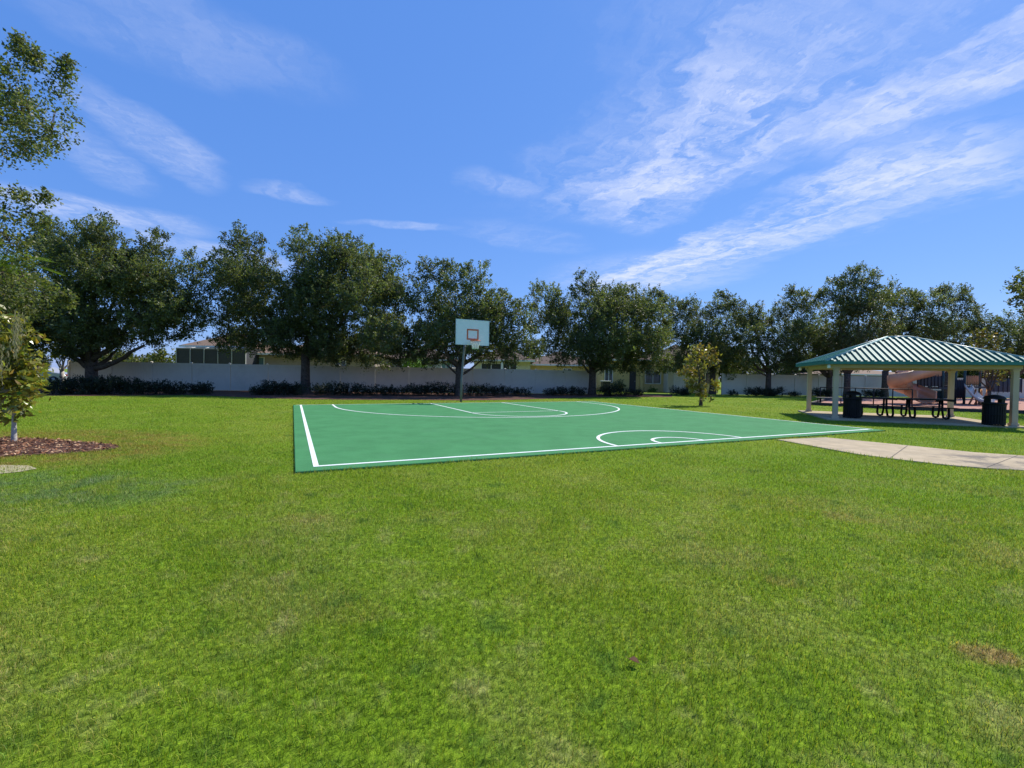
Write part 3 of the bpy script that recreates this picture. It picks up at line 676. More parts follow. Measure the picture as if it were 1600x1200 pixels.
# shrubs along the fences
shr = [  # px, half width px, top y, bottom y, label
 (82, 22, 588, 617, 'clipped dark hedge bush at the left end of the hedge, beside the magnolia'),
 (117, 24, 587, 617, 'clipped dark hedge bush below the yellow-leaved small tree'),
 (154, 26, 587, 617, 'clipped dark hedge bush in front of the forked oak trunk'),
 (192, 26, 589, 617, 'clipped dark hedge bush below the bright second fence post'),
 (230, 22, 593, 617, 'looser dark bush between the long clipped hedge and the next two bushes'),
 (264, 20, 596, 617, 'low ragged bush second from the right end of the left hedge'),
 (306, 20, 597, 617, 'rounded bush alone at the right end of the left hedge'),
 (398, 14, 601, 618, 'small ragged bush at the left of the bare fence panel'),
 (424, 24, 595, 618, 'dense dark bush left of the broad oak trunk'),
 (455, 18, 597, 618, 'dense dark bush touching the left side of the broad oak trunk'),
 (508, 24, 597, 618.5, 'dense dark bush touching the right side of the broad oak trunk'),
 (545, 22, 600, 618.5, 'dark bush two places right of the broad oak trunk'),
 (580, 18, 603, 618.5, 'thin ragged bush with a pale stem between two dark bushes'),
 (612, 18, 603, 618.5, 'low bush below the bright green shrub over the fence'),
 (648, 20, 600, 618.5, 'mid-sized bush two places left of the hoop pole'),
 (686, 24, 597, 618.5, 'large dark bush just left of the trunk behind the hoop'),
 (748, 24, 599, 619, 'large dark bush just right of the hoop pole'),
 (782, 16, 602, 619, 'low dark bush second to the right of the hoop pole'),
 (814, 16, 606, 619, 'small ragged bush at the right end of the row by the hoop'),
 (866, 14, 607, 618.5, 'small bush at the left foot of the rounded oak'),
 (894, 22, 604, 618.5, 'wide low bush touching the left of the rounded oak trunk'),
 (950, 14, 602, 619, 'dark bush in front of the wheelie bin'),
 (975, 14, 607, 619, 'low bush under the dark front door of the yellow house'),
 (997, 11, 608, 619, 'low bush below the front door column of the yellow house'),
 (1068, 16, 604, 618.5, 'round dark bush left of the lone magnolia beside the court'),
 (1148, 8, 611, 618.5, 'tiny bush at the foot of the right fence'),
 (1186, 16, 605, 619.5, 'clipped low bush left of the narrow oak trunk'),
 (1214, 16, 605, 619.5, 'clipped low bush right of the narrow oak trunk'),
 (1245, 10, 612, 620, 'small low bush just left of the pavilion posts'),
 (1290, 16, 607, 621, 'dark bush seen between the two left pavilion posts'),
 (1372, 16, 608, 622, 'dark bush seen under the pavilion behind the tables'),
]
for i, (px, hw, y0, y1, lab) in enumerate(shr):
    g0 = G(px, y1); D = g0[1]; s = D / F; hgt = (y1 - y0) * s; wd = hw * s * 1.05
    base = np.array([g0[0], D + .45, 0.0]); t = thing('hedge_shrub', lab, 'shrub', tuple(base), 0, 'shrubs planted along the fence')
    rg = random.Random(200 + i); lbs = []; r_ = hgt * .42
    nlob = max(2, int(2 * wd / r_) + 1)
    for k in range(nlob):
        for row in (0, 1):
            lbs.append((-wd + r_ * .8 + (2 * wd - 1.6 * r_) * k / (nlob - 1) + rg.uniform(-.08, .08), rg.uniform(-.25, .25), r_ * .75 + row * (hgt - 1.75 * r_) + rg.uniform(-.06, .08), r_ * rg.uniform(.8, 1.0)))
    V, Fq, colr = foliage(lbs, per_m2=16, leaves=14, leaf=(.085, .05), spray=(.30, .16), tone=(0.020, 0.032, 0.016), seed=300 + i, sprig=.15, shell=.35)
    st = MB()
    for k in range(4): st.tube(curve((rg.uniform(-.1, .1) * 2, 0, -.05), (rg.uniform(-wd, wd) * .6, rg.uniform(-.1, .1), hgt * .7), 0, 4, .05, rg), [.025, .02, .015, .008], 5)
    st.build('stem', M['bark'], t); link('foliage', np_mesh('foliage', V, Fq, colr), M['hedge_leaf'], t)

# plants beyond the fence
for (px, py, D, r, tone, lab, nm) in ((648, 563, 39, .95, (.12, .22, .03), 'bright green shrub looking over the fence left of the hoop', 'garden_shrub'),
                                  (1020, 611, 45, .35, (.14, .22, .04), 'bright yellow-green shrub below the window of the yellow house', 'garden_shrub'),
                                  (967, 602, 44.5, .55, (.08, .10, .05), 'grey-green shrub beside the dark door of the yellow house', 'garden_shrub')):
    c = P(px, py, D); b0 = np.array([c[0], c[1], 0]); t = thing(nm, lab, 'shrub', tuple(b0))
    V, Fq, colr = foliage([(0, 0, c[2], r), (.5 * r, .2, c[2] - .3 * r, r * .8), (-.6 * r, 0, c[2] - .3 * r, r * .75), (0, 0, max(.3, c[2] * .45), r * .7)], per_m2=9, leaves=14, leaf=(.16, .07), spray=(.4, .2), tone=tone, seed=int(px), sprig=.2)
    st = MB(); st.tube([(0, 0, -.1), (0, 0, c[2])], [.06, .03], 6); st.build('stem', M['bark'], t); link('foliage', np_mesh('foliage', V, Fq, colr), M['hedge_leaf'], t)
far_rows = [(-40, 50, 520, 50, 'dark distant tree at the far left edge behind the parked car'), (45, 56, 540, 34, 'distant tree behind the parked car'), (205, 58, 545, 34, 'yellow-green distant tree seen over the fence right of the forked oak'), (250, 56, 548, 32, 'yellow-green distant tree seen over the fence beside the screened porch'), (165, 66, 552, 24, 'distant tree behind the forked oak trunk'),
            (590, 66, 520, 40, 'distant tree behind the broad oak'), (640, 70, 540, 30, 'distant tree between the broad oak and the hoop'), (830, 70, 540, 34, 'distant tree behind the brown roof right of the hoop'), (1150, 66, 540, 34, 'distant tree behind the right-hand fence near the lone magnolia'), (1250, 66, 548, 32, 'distant tree behind the fence left of the pavilion'), (1440, 64, 560, 34, 'distant tree seen under the pavilion roof beyond the playground'), (1530, 60, 552, 40, 'distant tree beyond the playground slides'), (1620, 60, 548, 44, 'distant tree at the right edge beyond the playground')]
for i, (px, D, y0, r, lab) in enumerate(far_rows):
    rows = [(px + random.Random(i * 9 + k).uniform(-.9, .9) * r, y0 + r * (.7 + .3 * (k % 3)), r * (.75 - .1 * (k % 2))) for k in range(6)]
    tn = (0.10, 0.115, 0.035) if 'yellow' in lab else (0.045, 0.062, 0.026)
    tree('background_tree', lab, 'tree', base_at(px, D), 1.6, lobes_px(rows, D, 500 + i, .7, False), .22, M['leaf'], M['bark'], 'trees beyond the fence', seed=520 + i, leaf=(.3, .18), spray=(1.1, .45), leaves=18, per_m2=2.0, tone=tn)

# bark chips on the tree bed
nchip = 8000
x = rng.uniform(-12.6, -6.8, nchip); y = rng.uniform(6.4, 9.1, nchip); k = in_poly(x, y, bed_poly); x, y = x[k], y[k]; nn = len(x)
V, Fq = leaf_quads(np.stack([x, y, rng.uniform(.015, .04, nn)], 1), unit(rng.normal(size=(nn, 3)) * [1, 1, .25]), unit(rng.normal(size=(nn, 3)) * .35 + [0, 0, 1]), rng.uniform(.03, .085, nn), rng.uniform(.015, .035, nn))
cc = np.array([[.34, .16, .085], [.21, .10, .055], [.50, .33, .20], [.07, .04, .035]])[rng.integers(0, 4, nn)] * rng.uniform(.7, 1.2, (nn, 1))
tag(link('bark_chips', np_mesh('bark_chips', V, Fq, cc), M['chip']), 'red bark chips scattered over the mulch bed', 'bark chips', kind='stuff')
# litter: curled dead leaf in the grass
p0 = G(991, 1041); t = MB()
for s in (-1, 1):
    t.add([(0, -.035, .03), (s * .022, -.012, .045), (s * .026, .012, .05), (0, .04, .035), (0, 0, .03)], [(0, 1, 4), (4, 1, 2), (4, 2, 3)] if s > 0 else [(0, 4, 1), (4, 2, 1), (4, 3, 2)])
t.tube([(0, .04, .035), (.004, .06, .042)], .002, 5)
o = t.build('dead_leaf', plain('dead_leaf', (.22, .10, .035), .7, .3, 30)); o.scale = (.75,) * 3; o.location = tuple(p0); o.rotation_euler = (0, 0, 1.0)
tag(o, 'curled brown dead leaf lying in the grass near the camera', 'leaf')

# ------------------------------------------------------------------ basketball hoop
pb = C2(7.72, CD + 1.2); hoop = thing('basketball_hoop', 'basketball hoop with white backboard on a leaning grey post', 'basketball hoop', (pb[0], pb[1], 0), CA)
# local: x along the baseline, -y towards the court
RIM, LEAN = 3.02, 0.16
mb = MB(); mb.tube([(0, 0, -.2), (.02, 0, 1.2), (LEAN * .75, 0, 2.55), (LEAN, -.12, 3.2)], [.062, .062, .058, .058], 14); mb.build('post', M['pole'], hoop)
mb = MB(); mb.tube([(LEAN, -.1, 2.95), (LEAN + .08, -.95, 3.28)], .045, 8); mb.tube([(LEAN, -.06, 3.18), (LEAN + .08, -.95, 3.62)], .045, 8)
mb.tube([(LEAN - .02, -.05, 2.75), (LEAN + .06, -.96, 3.06)], .03, 8); mb.build('support_arm', M['pole'], hoop)
BW, BH, BX, BY, BZ = 1.72, 1.22, .20, -1.0, 3.48
mb = MB(); mb.box((BX, BY, BZ), (BW, .04, BH)); bd = mb.build('backboard', M['board'], hoop, .012)
mb = MB()
for (cx_, cz_, sx, sz) in ((0, BH / 2 - .012, BW + .03, .04), (0, -BH / 2 + .012, BW + .03, .04), (-BW / 2 + .012, 0, .04, BH - .05), (BW / 2 - .012, 0, .04, BH - .05)):
    mb.box((BX + cx_, BY - .002, BZ + cz_), (sx, .055, sz))
mb.build('edge_frame', M['trim'], bd)
mb = MB(); tw, thh = .62, .46; tz = BZ - .10
for (cx_, cz_, sx, sz) in ((0, thh / 2, tw, .075), (0, -thh / 2, tw, .075), (-tw / 2 + .0375, 0, .075, thh - .075), (tw / 2 - .0375, 0, .075, thh - .075)):
    mb.box((BX + cx_, BY - .0235, tz + cz_), (sx, .006, sz))
mb.build('target_square', M['orange'], bd)
RZ = BZ - BH / 2 + .18; rc = (BX, BY - .02 - .38, RZ)
mb = MB(); ring = [(rc[0] + .235 * math.cos(a_), rc[1] + .235 * math.sin(a_), RZ) for a_ in np.linspace(0, 2 * pi, 29)]
mb.tube(ring, .022, 8, False); mb.box((BX, BY - .03, RZ - .03), (.14, .02, .16)); mb.tube([(BX - .06, BY - .03, RZ), (BX - .12, rc[1] + .2, RZ)], .012, 6); mb.tube([(BX + .06, BY - .03, RZ), (BX + .12, rc[1] + .2, RZ)], .012, 6)
rim = mb.build('rim', M['orange'], hoop)
mb = MB(); prof = [(.23, 0), (.205, -.1), (.175, -.2), (.155, -.3), (.15, -.4)]
for k in range(12):
    for s in (-1, 1):
        mb.tube([(rc[0] + r_ * math.cos(2 * pi * (k + s * .5 * j) / 12), rc[1] + r_ * math.sin(2 * pi * (k + s * .5 * j) / 12), RZ + z_) for j, (r_, z_) in enumerate(prof)], .013, 5)
mb.build('net', M['net'], rim)

# ------------------------------------------------------------------ fences
def fence(name, label, p0, p1, n_panel, hgt):
    p0, p1 = np.array(p0[:2]), np.array(p1[:2]); d = p1 - p0; L = np.linalg.norm(d); ang = math.atan2(d[1], d[0])
    t = thing(name, label, 'fence', (p0[0], p0[1], 0), ang); st = L / n_panel
    for i in range(n_panel + 1):
        mb = MB(); x = i * st; mb.box((x, 0, hgt * .5 + .01), (.125, .125, hgt + .1))
        ps = mb.build('post', M['vinyl'], t, .006)
        c = MB(); z = hgt + .06; c.box((x, 0, z + .012), (.15, .15, .024)); hw = .07
        c.add([(x - hw, -hw, z + .026), (x + hw, -hw, z + .026), (x + hw, hw, z + .026), (x - hw, hw, z + .026), (x, 0, z + .085)], [(0, 1, 4), (1, 2, 4), (2, 3, 4), (3, 0, 4)]); c.build('cap', M['vinyl'], ps)
        if i < n_panel:
            mb = MB(); x0, x1 = x + .067, x + st - .067; nb = 14
            for k in range(nb):
                bw = (x1 - x0) / nb; mb.box((x0 + bw * (k + .5), 0.0, hgt * .5 + .03), (bw - .006, .022, hgt - .2))
            mb.box(((x0 + x1) / 2, .004, hgt * .5 + .03), (x1 - x0, .010, hgt - .21))
            mb.box(((x0 + x1) / 2, 0, hgt - .02), (x1 - x0, .05, .14)); mb.box(((x0 + x1) / 2, 0, .09), (x1 - x0, .05, .14))
            mb.box(((x + .0625 + x0) / 2, 0, .09), (x0 - x - .0625, .04, .12)); mb.box(((x + .0625 + x0) / 2, 0, hgt - .02), (x0 - x - .0625, .04, .12)); mb.build('panel', M['vinyl'], t)
    return t
FH = 1.83
fence('vinyl_fence', 'long white vinyl privacy fence behind the hedges and hoop', FA, fence_pt(930), 15, FH)
fence('vinyl_fence', 'white vinyl fence run at the right, behind the pavilion', G(1128, 616.5), fence2(1690), 16, FH)

# ------------------------------------------------------------------ pavilion
pv = thing('picnic_pavilion', 'open picnic pavilion with green ribbed metal hip roof', 'pavilion', (PC[0], PC[1], 0), PA)
mb = MB(); mb.box((0, .11, .0), (2 * (PHU + .3), 2 * PHV + .78, .12)); mb.build('floor_slab', M['concrete'], pv, .01)
EV = 2.0
for sx in (-1, 1):
    for sy in (-1, 1):
        mb = MB(); x, y = sx * PHU, sy * PHV; cw = .15
        mb.box((x, y, EV / 2), (cw, cw, EV - .02)); mb.box((x, y, .10), (cw + .05, cw + .05, .09)); mb.box((x, y, EV - .16), (cw + .04, cw + .04, .06))
        mb.build('column', M['beige'], pv, .008)
mb = MB()
for sy in (-1, 1): mb.box((0, sy * PHV, EV - .06), (2 * PHU + .3, .14, .14))
for sx in (-1, 1): mb.box((sx * PHU, 0, EV - .06), (.14, 2 * PHV - .16, .135))
mb.build('beam', M['beige'], pv)
OH = .42; ax_, ay_ = PHU + OH, PHV + OH; RZ0, RZ1, RL = EV + .08, EV + 1.05, .32       # eave, ridge, half ridge length
cor = [(-ax_, -ay_, RZ0), (ax_, -ay_, RZ0), (ax_, ay_, RZ0), (-ax_, ay_, RZ0)]; rd = [(-RL, 0, RZ1), (RL, 0, RZ1)]
mb = MB(); th = .05
up = cor + rd; dn = [(x, y, z - th) for x, y, z in up]
tf = [(0, 1, 5, 4), (1, 2, 5), (2, 3, 4, 5), (3, 0, 4)]
mb.add(up + dn, tf + [tuple(i + 6 for i in f)[::-1] for f in tf] + [(1, 0, 6, 7), (2, 1, 7, 8), (3, 2, 8, 9), (0, 3, 9, 6)])
roof = mb.build('roof', M['green_roof'], pv)
rib = MB()
def slope_rib(p, q, wd=.065, ht=.06):                 # a raised rib lying on the slope from eave point p to upper point q
    p, q = Vector(p), Vector(q); d = q - p
    if d.length < .12: return
    side = Vector((-d.y, d.x, 0)).normalized(); nrm = d.cross(side).normalized()
    if nrm.z < 0: nrm = -nrm
    M3 = Matrix((d.normalized(), side, nrm)).transposed(); rib.box(tuple((p + q) / 2 + nrm * (ht / 2 - .004)), (d.length, wd, ht), M=M3)
nrib = 29
for k in range(1, nrib):
    x = -ax_ + 2 * ax_ * k / nrib; s = min(1.0, (ax_ - abs(x)) / (ax_ - RL)) * .985
    for sy in (-1, 1): slope_rib((x, sy * ay_, RZ0), (x, sy * ay_ * (1 - s), RZ0 + (RZ1 - RZ0) * s))
nrib = 22
for k in range(1, nrib):
    y = -ay_ + 2 * ay_ * k / nrib; s = (ay_ - abs(y)) / ay_ * .985
    for sx in (-1, 1): slope_rib((sx * ax_, y, RZ0), (sx * (ax_ - (ax_ - RL) * s), y, RZ0 + (RZ1 - RZ0) * s))
rib.build('rib', M['green_roof'], roof)
mb = MB()
for i, j in ((0, 4), (1, 5), (2, 5), (3, 4), (4, 5)):
    a_, b_ = Vector(up[i]), Vector(up[j]); mb.tube([a_ + Vector((0, 0, .02)), b_ + Vector((0, 0, .03))], .055, 8)
mb.build('ridge_cap', M['ridge'], roof)
mb = MB()
for sy in (-1, 1): mb.box((0, sy * (ay_ + .012), RZ0 - .04), (2 * ax_ + .05, .025, .10))
for sx in (-1, 1): mb.box((sx * (ax_ + .012), 0, RZ0 - .04), (.024, 2 * ay_ - .002, .10))
mb.build('fascia', M['green_roof'], roof)
mb = MB(); mb.box((0, 0, RZ0 - .09), (2 * ax_ - .05, 2 * ay_ - .05, .02)); mb.build('soffit', M['soffit'], pv)
for (sx, sy) in ((-1, -1), (-1, 1)):
    mb = MB(); mb.lathe([(.02, .0), (.05, -.02), (.055, -.12), (.03, -.14)], (sx * (ax_ - .12), sy * (ay_ - .12), RZ0 - .10), 10); mb.build('lamp', M['trim'], pv)

# picnic tables
def picnic(label, loc, rz):
    t = thing('picnic_table', label, 'picnic table', loc, rz, 'picnic tables in the pavilion'); L = 1.45
    mb = MB()
    for k in range(9): mb.box((0, -.32 + .08 * k, .71), (L, .066, .05))
    for s in (-1, 1): mb.box((s * (L / 2 - .02), 0, .675), (.03, .70, .05))
    mb.build('tabletop', M['black'], t)
    for sy in (-1, 1):
        mb = MB()
        for k in range(3): mb.box((0, sy * (.60 + .085 * (k - 1)), .43), (L, .07, .03))
        mb.build('bench_seat', M['black'], t)
    for sx in (-1, 1):
        mb = MB(); x = sx * .48
        for sy in (-1, 1):
            mb.tube([(x, sy * .10, .70), (x, sy * .12, .30), (x, sy * .22, .06), (x, sy * .40, .035), (x, sy * .58, .05), (x, sy * .64, .14), (x, sy * .60, .41)], .036, 8)
        mb.tube([(x, -.11, .40), (x, .11, .40)], .022, 8); mb.build('leg_frame', M['black'], t)
    return t
a_ = PP(-.75, .15); picnic('black picnic table beside the left litter bin under the pavilion', (a_[0], a_[1], .06), PA + .05)
a_ = PP(.95, .25); picnic('black picnic table nearer the middle pavilion post', (a_[0], a_[1], .06), PA - .04)

# litter bins
def bin_(label, loc, rz):
    t = thing('litter_bin', label, 'litter bin', loc, rz, 'litter bins at the pavilion'); mb = MB()
    R = .28
    for k in range(26):
        a = 2 * pi * k / 26; M3 = Matrix.Rotation(a, 3, 'Z'); v = M3 @ Vector((R, 0, .38)); mb.box(tuple(v), (.014, .05, .70), M=M3)
    for z in (.06, .38, .70): mb.tube([(R * 1.0 * math.cos(a), R * math.sin(a), z) for a in np.linspace(0, 2 * pi, 27)], .018, 6, False)
    mb.build('slatted_body', M['black'], t)
    mb = MB(); mb.lathe([(.26, .05), (.27, .40), (.27, .73)], n=22); mb.build('liner', M['black'], t)
    mb = MB(); mb.lathe([(.30, .73), (.315, .76), (.30, .80)], n=24)
    for k in range(4):
        a = pi / 4 + pi / 2 * k; mb.box((.24 * math.cos(a), .24 * math.sin(a), .865), (.04, .14, .14), M=Matrix.Rotation(a, 3, 'Z'))
    mb.lathe([(.29, .92), (.28, .96), (.22, 1.02), (.12, 1.06), (.02, 1.075)], n=24); mb.build('dome_lid', M['black'], t)
    mb = MB()
    for k in range(3):
        a = 2 * pi * k / 3; mb.box((.24 * math.cos(a), .24 * math.sin(a), .02), (.06, .06, .07))
    mb.build('foot', M['black'], t); t.scale = (.95, .95, .92)
    return t
g0 = G(1331, 655.5); bin_('black slatted litter bin just right of the near left pavilion post', (g0[0], g0[1], .06), .3)
g0 = G(1560, 668); bin_('black slatted litter bin at the right near the frame edge', (g0[0], g0[1] + .15, .055), .9)

# ------------------------------------------------------------------ playground
mb = MB(); pp = play_poly
for i in (0, 1, 2, 5):
    a_, b_ = pp[i], pp[(i + 1) % 6]; d = b_ - a_; L = np.linalg.norm(d); mb.box(((a_[0] + b_[0]) / 2, (a_[1] + b_[1]) / 2, .07), (L - .1, .12, .2), math.atan2(d[1], d[0]))
tag(mb.build('playground_border', M['timber']), 'low black timber border round the playground chips', 'border')
# railing and bench at the edge of the playground
r0, r1 = G(1281, 631), G(1425, 636.5); d = r1 - r0; L = np.linalg.norm(d[:2]); ang = math.atan2(d[1], d[0])
rl = thing('metal_railing', 'low thin dark railing behind the pavilion, left of the slide', 'railing', tuple(r0), ang)
for k in range(6):
    mb = MB(); mb.tube([(L * k / 5, 0, -.1), (L * k / 5, 0, 1.02)], .03, 8); mb.build('post', M['black'], rl)
mb = MB(); mb.tube([(0, 0, 1.0), (L, 0, 1.0)], .028, 8); mb.build('top_rail', M['black'], rl)
bp = G(1298, 633.5); bn = thing('park_bench', 'dark backless bench between the two left pavilion posts', 'bench', tuple(bp), -.15)
mb = MB()
for k in range(4): mb.box((0, -.15 + .1 * k, .44), (1.5, .085, .035))
mb.build('seat', M['soffit'], bn)
for sx in (-1, 1):
    mb = MB(); mb.tube([(sx * .6, -.16, 0), (sx * .6, -.16, .41), (sx * .6, .16, .41), (sx * .6, .16, 0)], .025, 8); mb.build('leg', M['black'], bn)

DP = 30.0
ps = thing('play_structure', 'dark teal climbing frame with tan spiral slide and cream slide', 'playground', tuple(base_at(1478, DP)), 0)
pb0 = base_at(1478, DP)
def LP(px, py, D): return P(px, py, D) - pb0
s = DP / F
for (px, D, top) in ((1452, 29.2, 572), (1472, 29.2, 560), (1452, 31, 572), (1472, 31, 560), (1492, 29.4, 556), (1506, 29.4, 556), (1492, 31.2, 556), (1506, 31.2, 556), (1530, 29.6, 566), (1530, 31.2, 566)):
    a_, b_ = base_at(px, D) - pb0, LP(px, top, D); mb = MB(); mb.tube([(a_[0], a_[1], -.1), (a_[0], a_[1], b_[2])], .07, 10); mb.build('post', M['teal'], ps)
for (x0, x1, py) in ((1450, 1474, 606), (1490, 1532, 604)):
    a_, b_ = LP(x0, py, DP), LP(x1, py, DP); mb = MB(); mb.box(((a_[0] + b_[0]) / 2, .1, a_[2]), (b_[0] - a_[0] + .1, 1.9, .12)); mb.build('deck', M['dark_panel'], ps)
for (x0, x1, y0, y1, D, mm) in ((1433, 1471, 588, 603, 29.15, 'dark_panel'), (1487, 1506, 594, 622, 29.3, 'dark_panel'), (1508, 1528, 588, 602, 29.5, 'slide_tan'), (1545, 1596, 592, 612, 33, 'dark_panel'), (1456, 1470, 611, 628, 29.4, 'teal')):
    a_, b_ = LP(x0, y1, D), LP(x1, y0, D); mb = MB(); mb.box(((a_[0] + b_[0]) / 2, a_[1], (a_[2] + b_[2]) / 2), (b_[0] - a_[0], .06, b_[2] - a_[2]))
    nb = 7
    for k in range(nb + 1): mb.tube([(a_[0] + (b_[0] - a_[0]) * k / nb, a_[1] - .05, a_[2] - .06), (a_[0] + (b_[0] - a_[0]) * k / nb, a_[1] - .05, b_[2] + .06)], .02, 6)
    mb.build('panel', M[mm], ps)
mb = MB(); a_ = LP(1499, 556, 30.3)
mb.add([(a_[0] - 1.0, -1.2, a_[2]), (a_[0] + 1.0, -1.2, a_[2]), (a_[0] + 1.0, 1.8, a_[2]), (a_[0] - 1.0, 1.8, a_[2]), (a_[0], .3, a_[2] + .7)], [(0, 1, 4), (1, 2, 4), (2, 3, 4), (3, 0, 4), (3, 2, 1, 0)]); mb.build('canopy_roof', M['teal'], ps)
def trough(pts, wd, ht, mat, name):                     # a U-section swept along pts
    mb = MB(); vs, fs = [], []; k = len(pts); pr = [(-1, 1), (-1.0, .45), (-.8, .1), (-.4, 0), (.4, 0), (.8, .1), (1.0, .45), (1, 1), (.9, 1.03), (.88, .45), (.7, .18), (.35, .07), (-.35, .07), (-.7, .18), (-.88, .45), (-.9, 1.03)]
    n_ = len(pr)
    for i in range(k):
        t = Vector(pts[min(i + 1, k - 1)]) - Vector(pts[max(i - 1, 0)]); side = Vector((t.y, -t.x, 0)).normalized()
        for u_, v_ in pr: vs.append(Vector(pts[i]) + side * u_ * wd / 2 + Vector((0, 0, v_ * ht)))
    for i in range(k - 1):
        for j in range(n_): fs.append((i * n_ + j, i * n_ + (j + 1) % n_, (i + 1) * n_ + (j + 1) % n_, (i + 1) * n_ + j))
    fs += [tuple(range(n_))[::-1], tuple(range((k - 1) * n_, k * n_))]
    mb.add(vs, fs, True); return mb.build(name, mat, ps)
c0 = LP(1424, 600, 29.0); z1 = LP(1440, 590, 29)[2]
key = [np.array(LP(*q)) for q in ((1462, 588, 30.2), (1444, 590, 29.4), (1422, 595, 28.5), (1406, 602, 28.3), (1402, 609, 28.8), (1414, 615, 29.4), (1428, 621, 28.9), (1440, 627, 28.2), (1448, 630.5, 27.7))]
hel = []
for i in range(len(key) - 1):                           # Catmull-Rom through the key points
    p0, p1, p2, p3 = key[max(i - 1, 0)], key[i], key[i + 1], key[min(i + 2, len(key) - 1)]
    for t_ in np.linspace(0, 1, 5)[:-1]: hel.append(.5 * (2 * p1 + (p2 - p0) * t_ + (2 * p0 - 5 * p1 + 4 * p2 - p3) * t_ ** 2 + (3 * p1 - p0 - 3 * p2 + p3) * t_ ** 3))
hel.append(key[-1]); hel = [(p[0], p[1], max(p[2], .12)) for p in hel]
trough(hel, 1.0, .75, M['slide_tan'], 'spiral_slide')
mb = MB(); mb.tube([(c0[0], c0[1], -.1), (c0[0], c0[1], z1 + .9)], .07, 10); mb.build('slide_column', M['slide_tan'], ps)
a_, b_ = LP(1512, 606, 29.0), LP(1549, 632, 27.8); lin = [np.array(a_) + (np.array(b_) - np.array(a_)) * t_ + [0, 0, -.28 * math.sin(pi * t_) + .1 * (t_ > .9)] for t_ in np.linspace(0, 1, 9)]
lin = [(p[0], p[1], max(.15, p[2])) for p in lin]; trough(lin, .6, .26, M['slide_light'], 'straight_slide')
mb = MB()
for k in range(3):
    x0 = LP(1514 + 9 * k, 620, 28.9); mb.tube([(x0[0], x0[1], 0), (x0[0] + .1, x0[1] - .2, .6), (x0[0] + .3, x0[1] - .1, 1.0), (x0[0] + .5, x0[1], 0)], .05, 8)
mb.build('arch_climber', M['slide_tan'], ps)

# ------------------------------------------------------------------ houses beyond the fence
def house(label, px0, px1, D, depth, eave, ridge, wall, roofm, wins=(), doors=(), cols=(), yaw=0.0, oh=.45):
    a_, b_ = base_at(px0, D), base_at(px1, D); Wd = b_[0] - a_[0]
    t = thing('house', label, 'house', (a_[0] + Wd / 2, D, 0), yaw)
    mb = MB(); mb.box((0, depth / 2, eave / 2 - .05), (Wd, depth, eave + .1)); mb.build('wall', M[wall], t)
    mb = MB(); hx, y0, y1 = Wd / 2 + oh, -oh, depth + oh; rl_ = max(.2, hx - (y1 - y0) / 2); ym = (y0 + y1) / 2
    up = [(-hx, y0, eave), (hx, y0, eave), (hx, y1, eave), (-hx, y1, eave), (-rl_, ym, ridge), (rl_, ym, ridge)]
    dn = [(x, y, eave - .12) for x, y, z in up[:4]]
    mb.add(up + dn, [(0, 1, 5, 4), (1, 2, 5), (2, 3, 4, 5), (3, 0, 4), (9, 8, 7, 6), (1, 0, 6, 7), (2, 1, 7, 8), (3, 2, 8, 9), (0, 3, 9, 6)]); rf = mb.build('roof', M[roofm], t)
    mb = MB(); mb.box((0, y0 - .016, eave - .07), (2 * hx, .03, .16)); mb.build('gutter', M['trim'], rf)
    for (x0, x1, z0, z1, gm) in wins:                     # px columns of the window edges, heights in m
        xa, xb = base_at(x0, D)[0] - a_[0] - Wd / 2, base_at(x1, D)[0] - a_[0] - Wd / 2; xm, zm, ww, hh = (xa + xb) / 2, (z0 + z1) / 2, xb - xa, z1 - z0
        mb = MB(); fw = .07
        for (cx_, cz_, sx, sz) in ((0, hh / 2 + fw / 2, ww + 2 * fw, fw), (0, -hh / 2 - fw / 2, ww + 2 * fw, fw), (-ww / 2 - fw / 2, 0, fw, hh), (ww / 2 + fw / 2, 0, fw, hh), (0, 0, .07, hh), ): mb.box((xm + cx_, -.03, zm + cz_), (sx, .07, sz))
        wn = mb.build('window', M['trim'], t)
        mb = MB(); mb.box((xm, -.006, zm), (ww, .02, hh)); mb.build('pane', M[gm], wn)
    for (x0, x1, z1, mm) in doors:
        xa, xb = base_at(x0, D)[0] - a_[0] - Wd / 2, base_at(x1, D)[0] - a_[0] - Wd / 2
        mb = MB(); mb.box(((xa + xb) / 2, -.02, z1 / 2), (xb - xa, .06, z1))
        for k in (0, 1):
            for j in (0, 1): mb.box((xa + (xb - xa) * (.28 + .44 * k), -.054, z1 * (.3 + .42 * j)), ((xb - xa) * .3, .012, z1 * .3))
        dr = mb.build('door', M[mm], t); mb = MB(); mb.lathe([(.01, 0), (.035, .01), (.035, .05), (.01, .06)], (xb - .1, -.08, 1.0), 8); mb.build('handle', M['trim'], dr)
    for (x, z1, mm, dd) in cols:
        xa = base_at(x, D)[0] - a_[0] - Wd / 2; mb = MB(); mb.box((xa, -dd, z1 / 2), (.22, .22, z1)); mb.box((xa, -dd, z1 - .08), (.30, .30, .1)); mb.box((xa, -dd, .1), (.30, .30, .2)); mb.build('porch_column', M[mm], t)
    return t


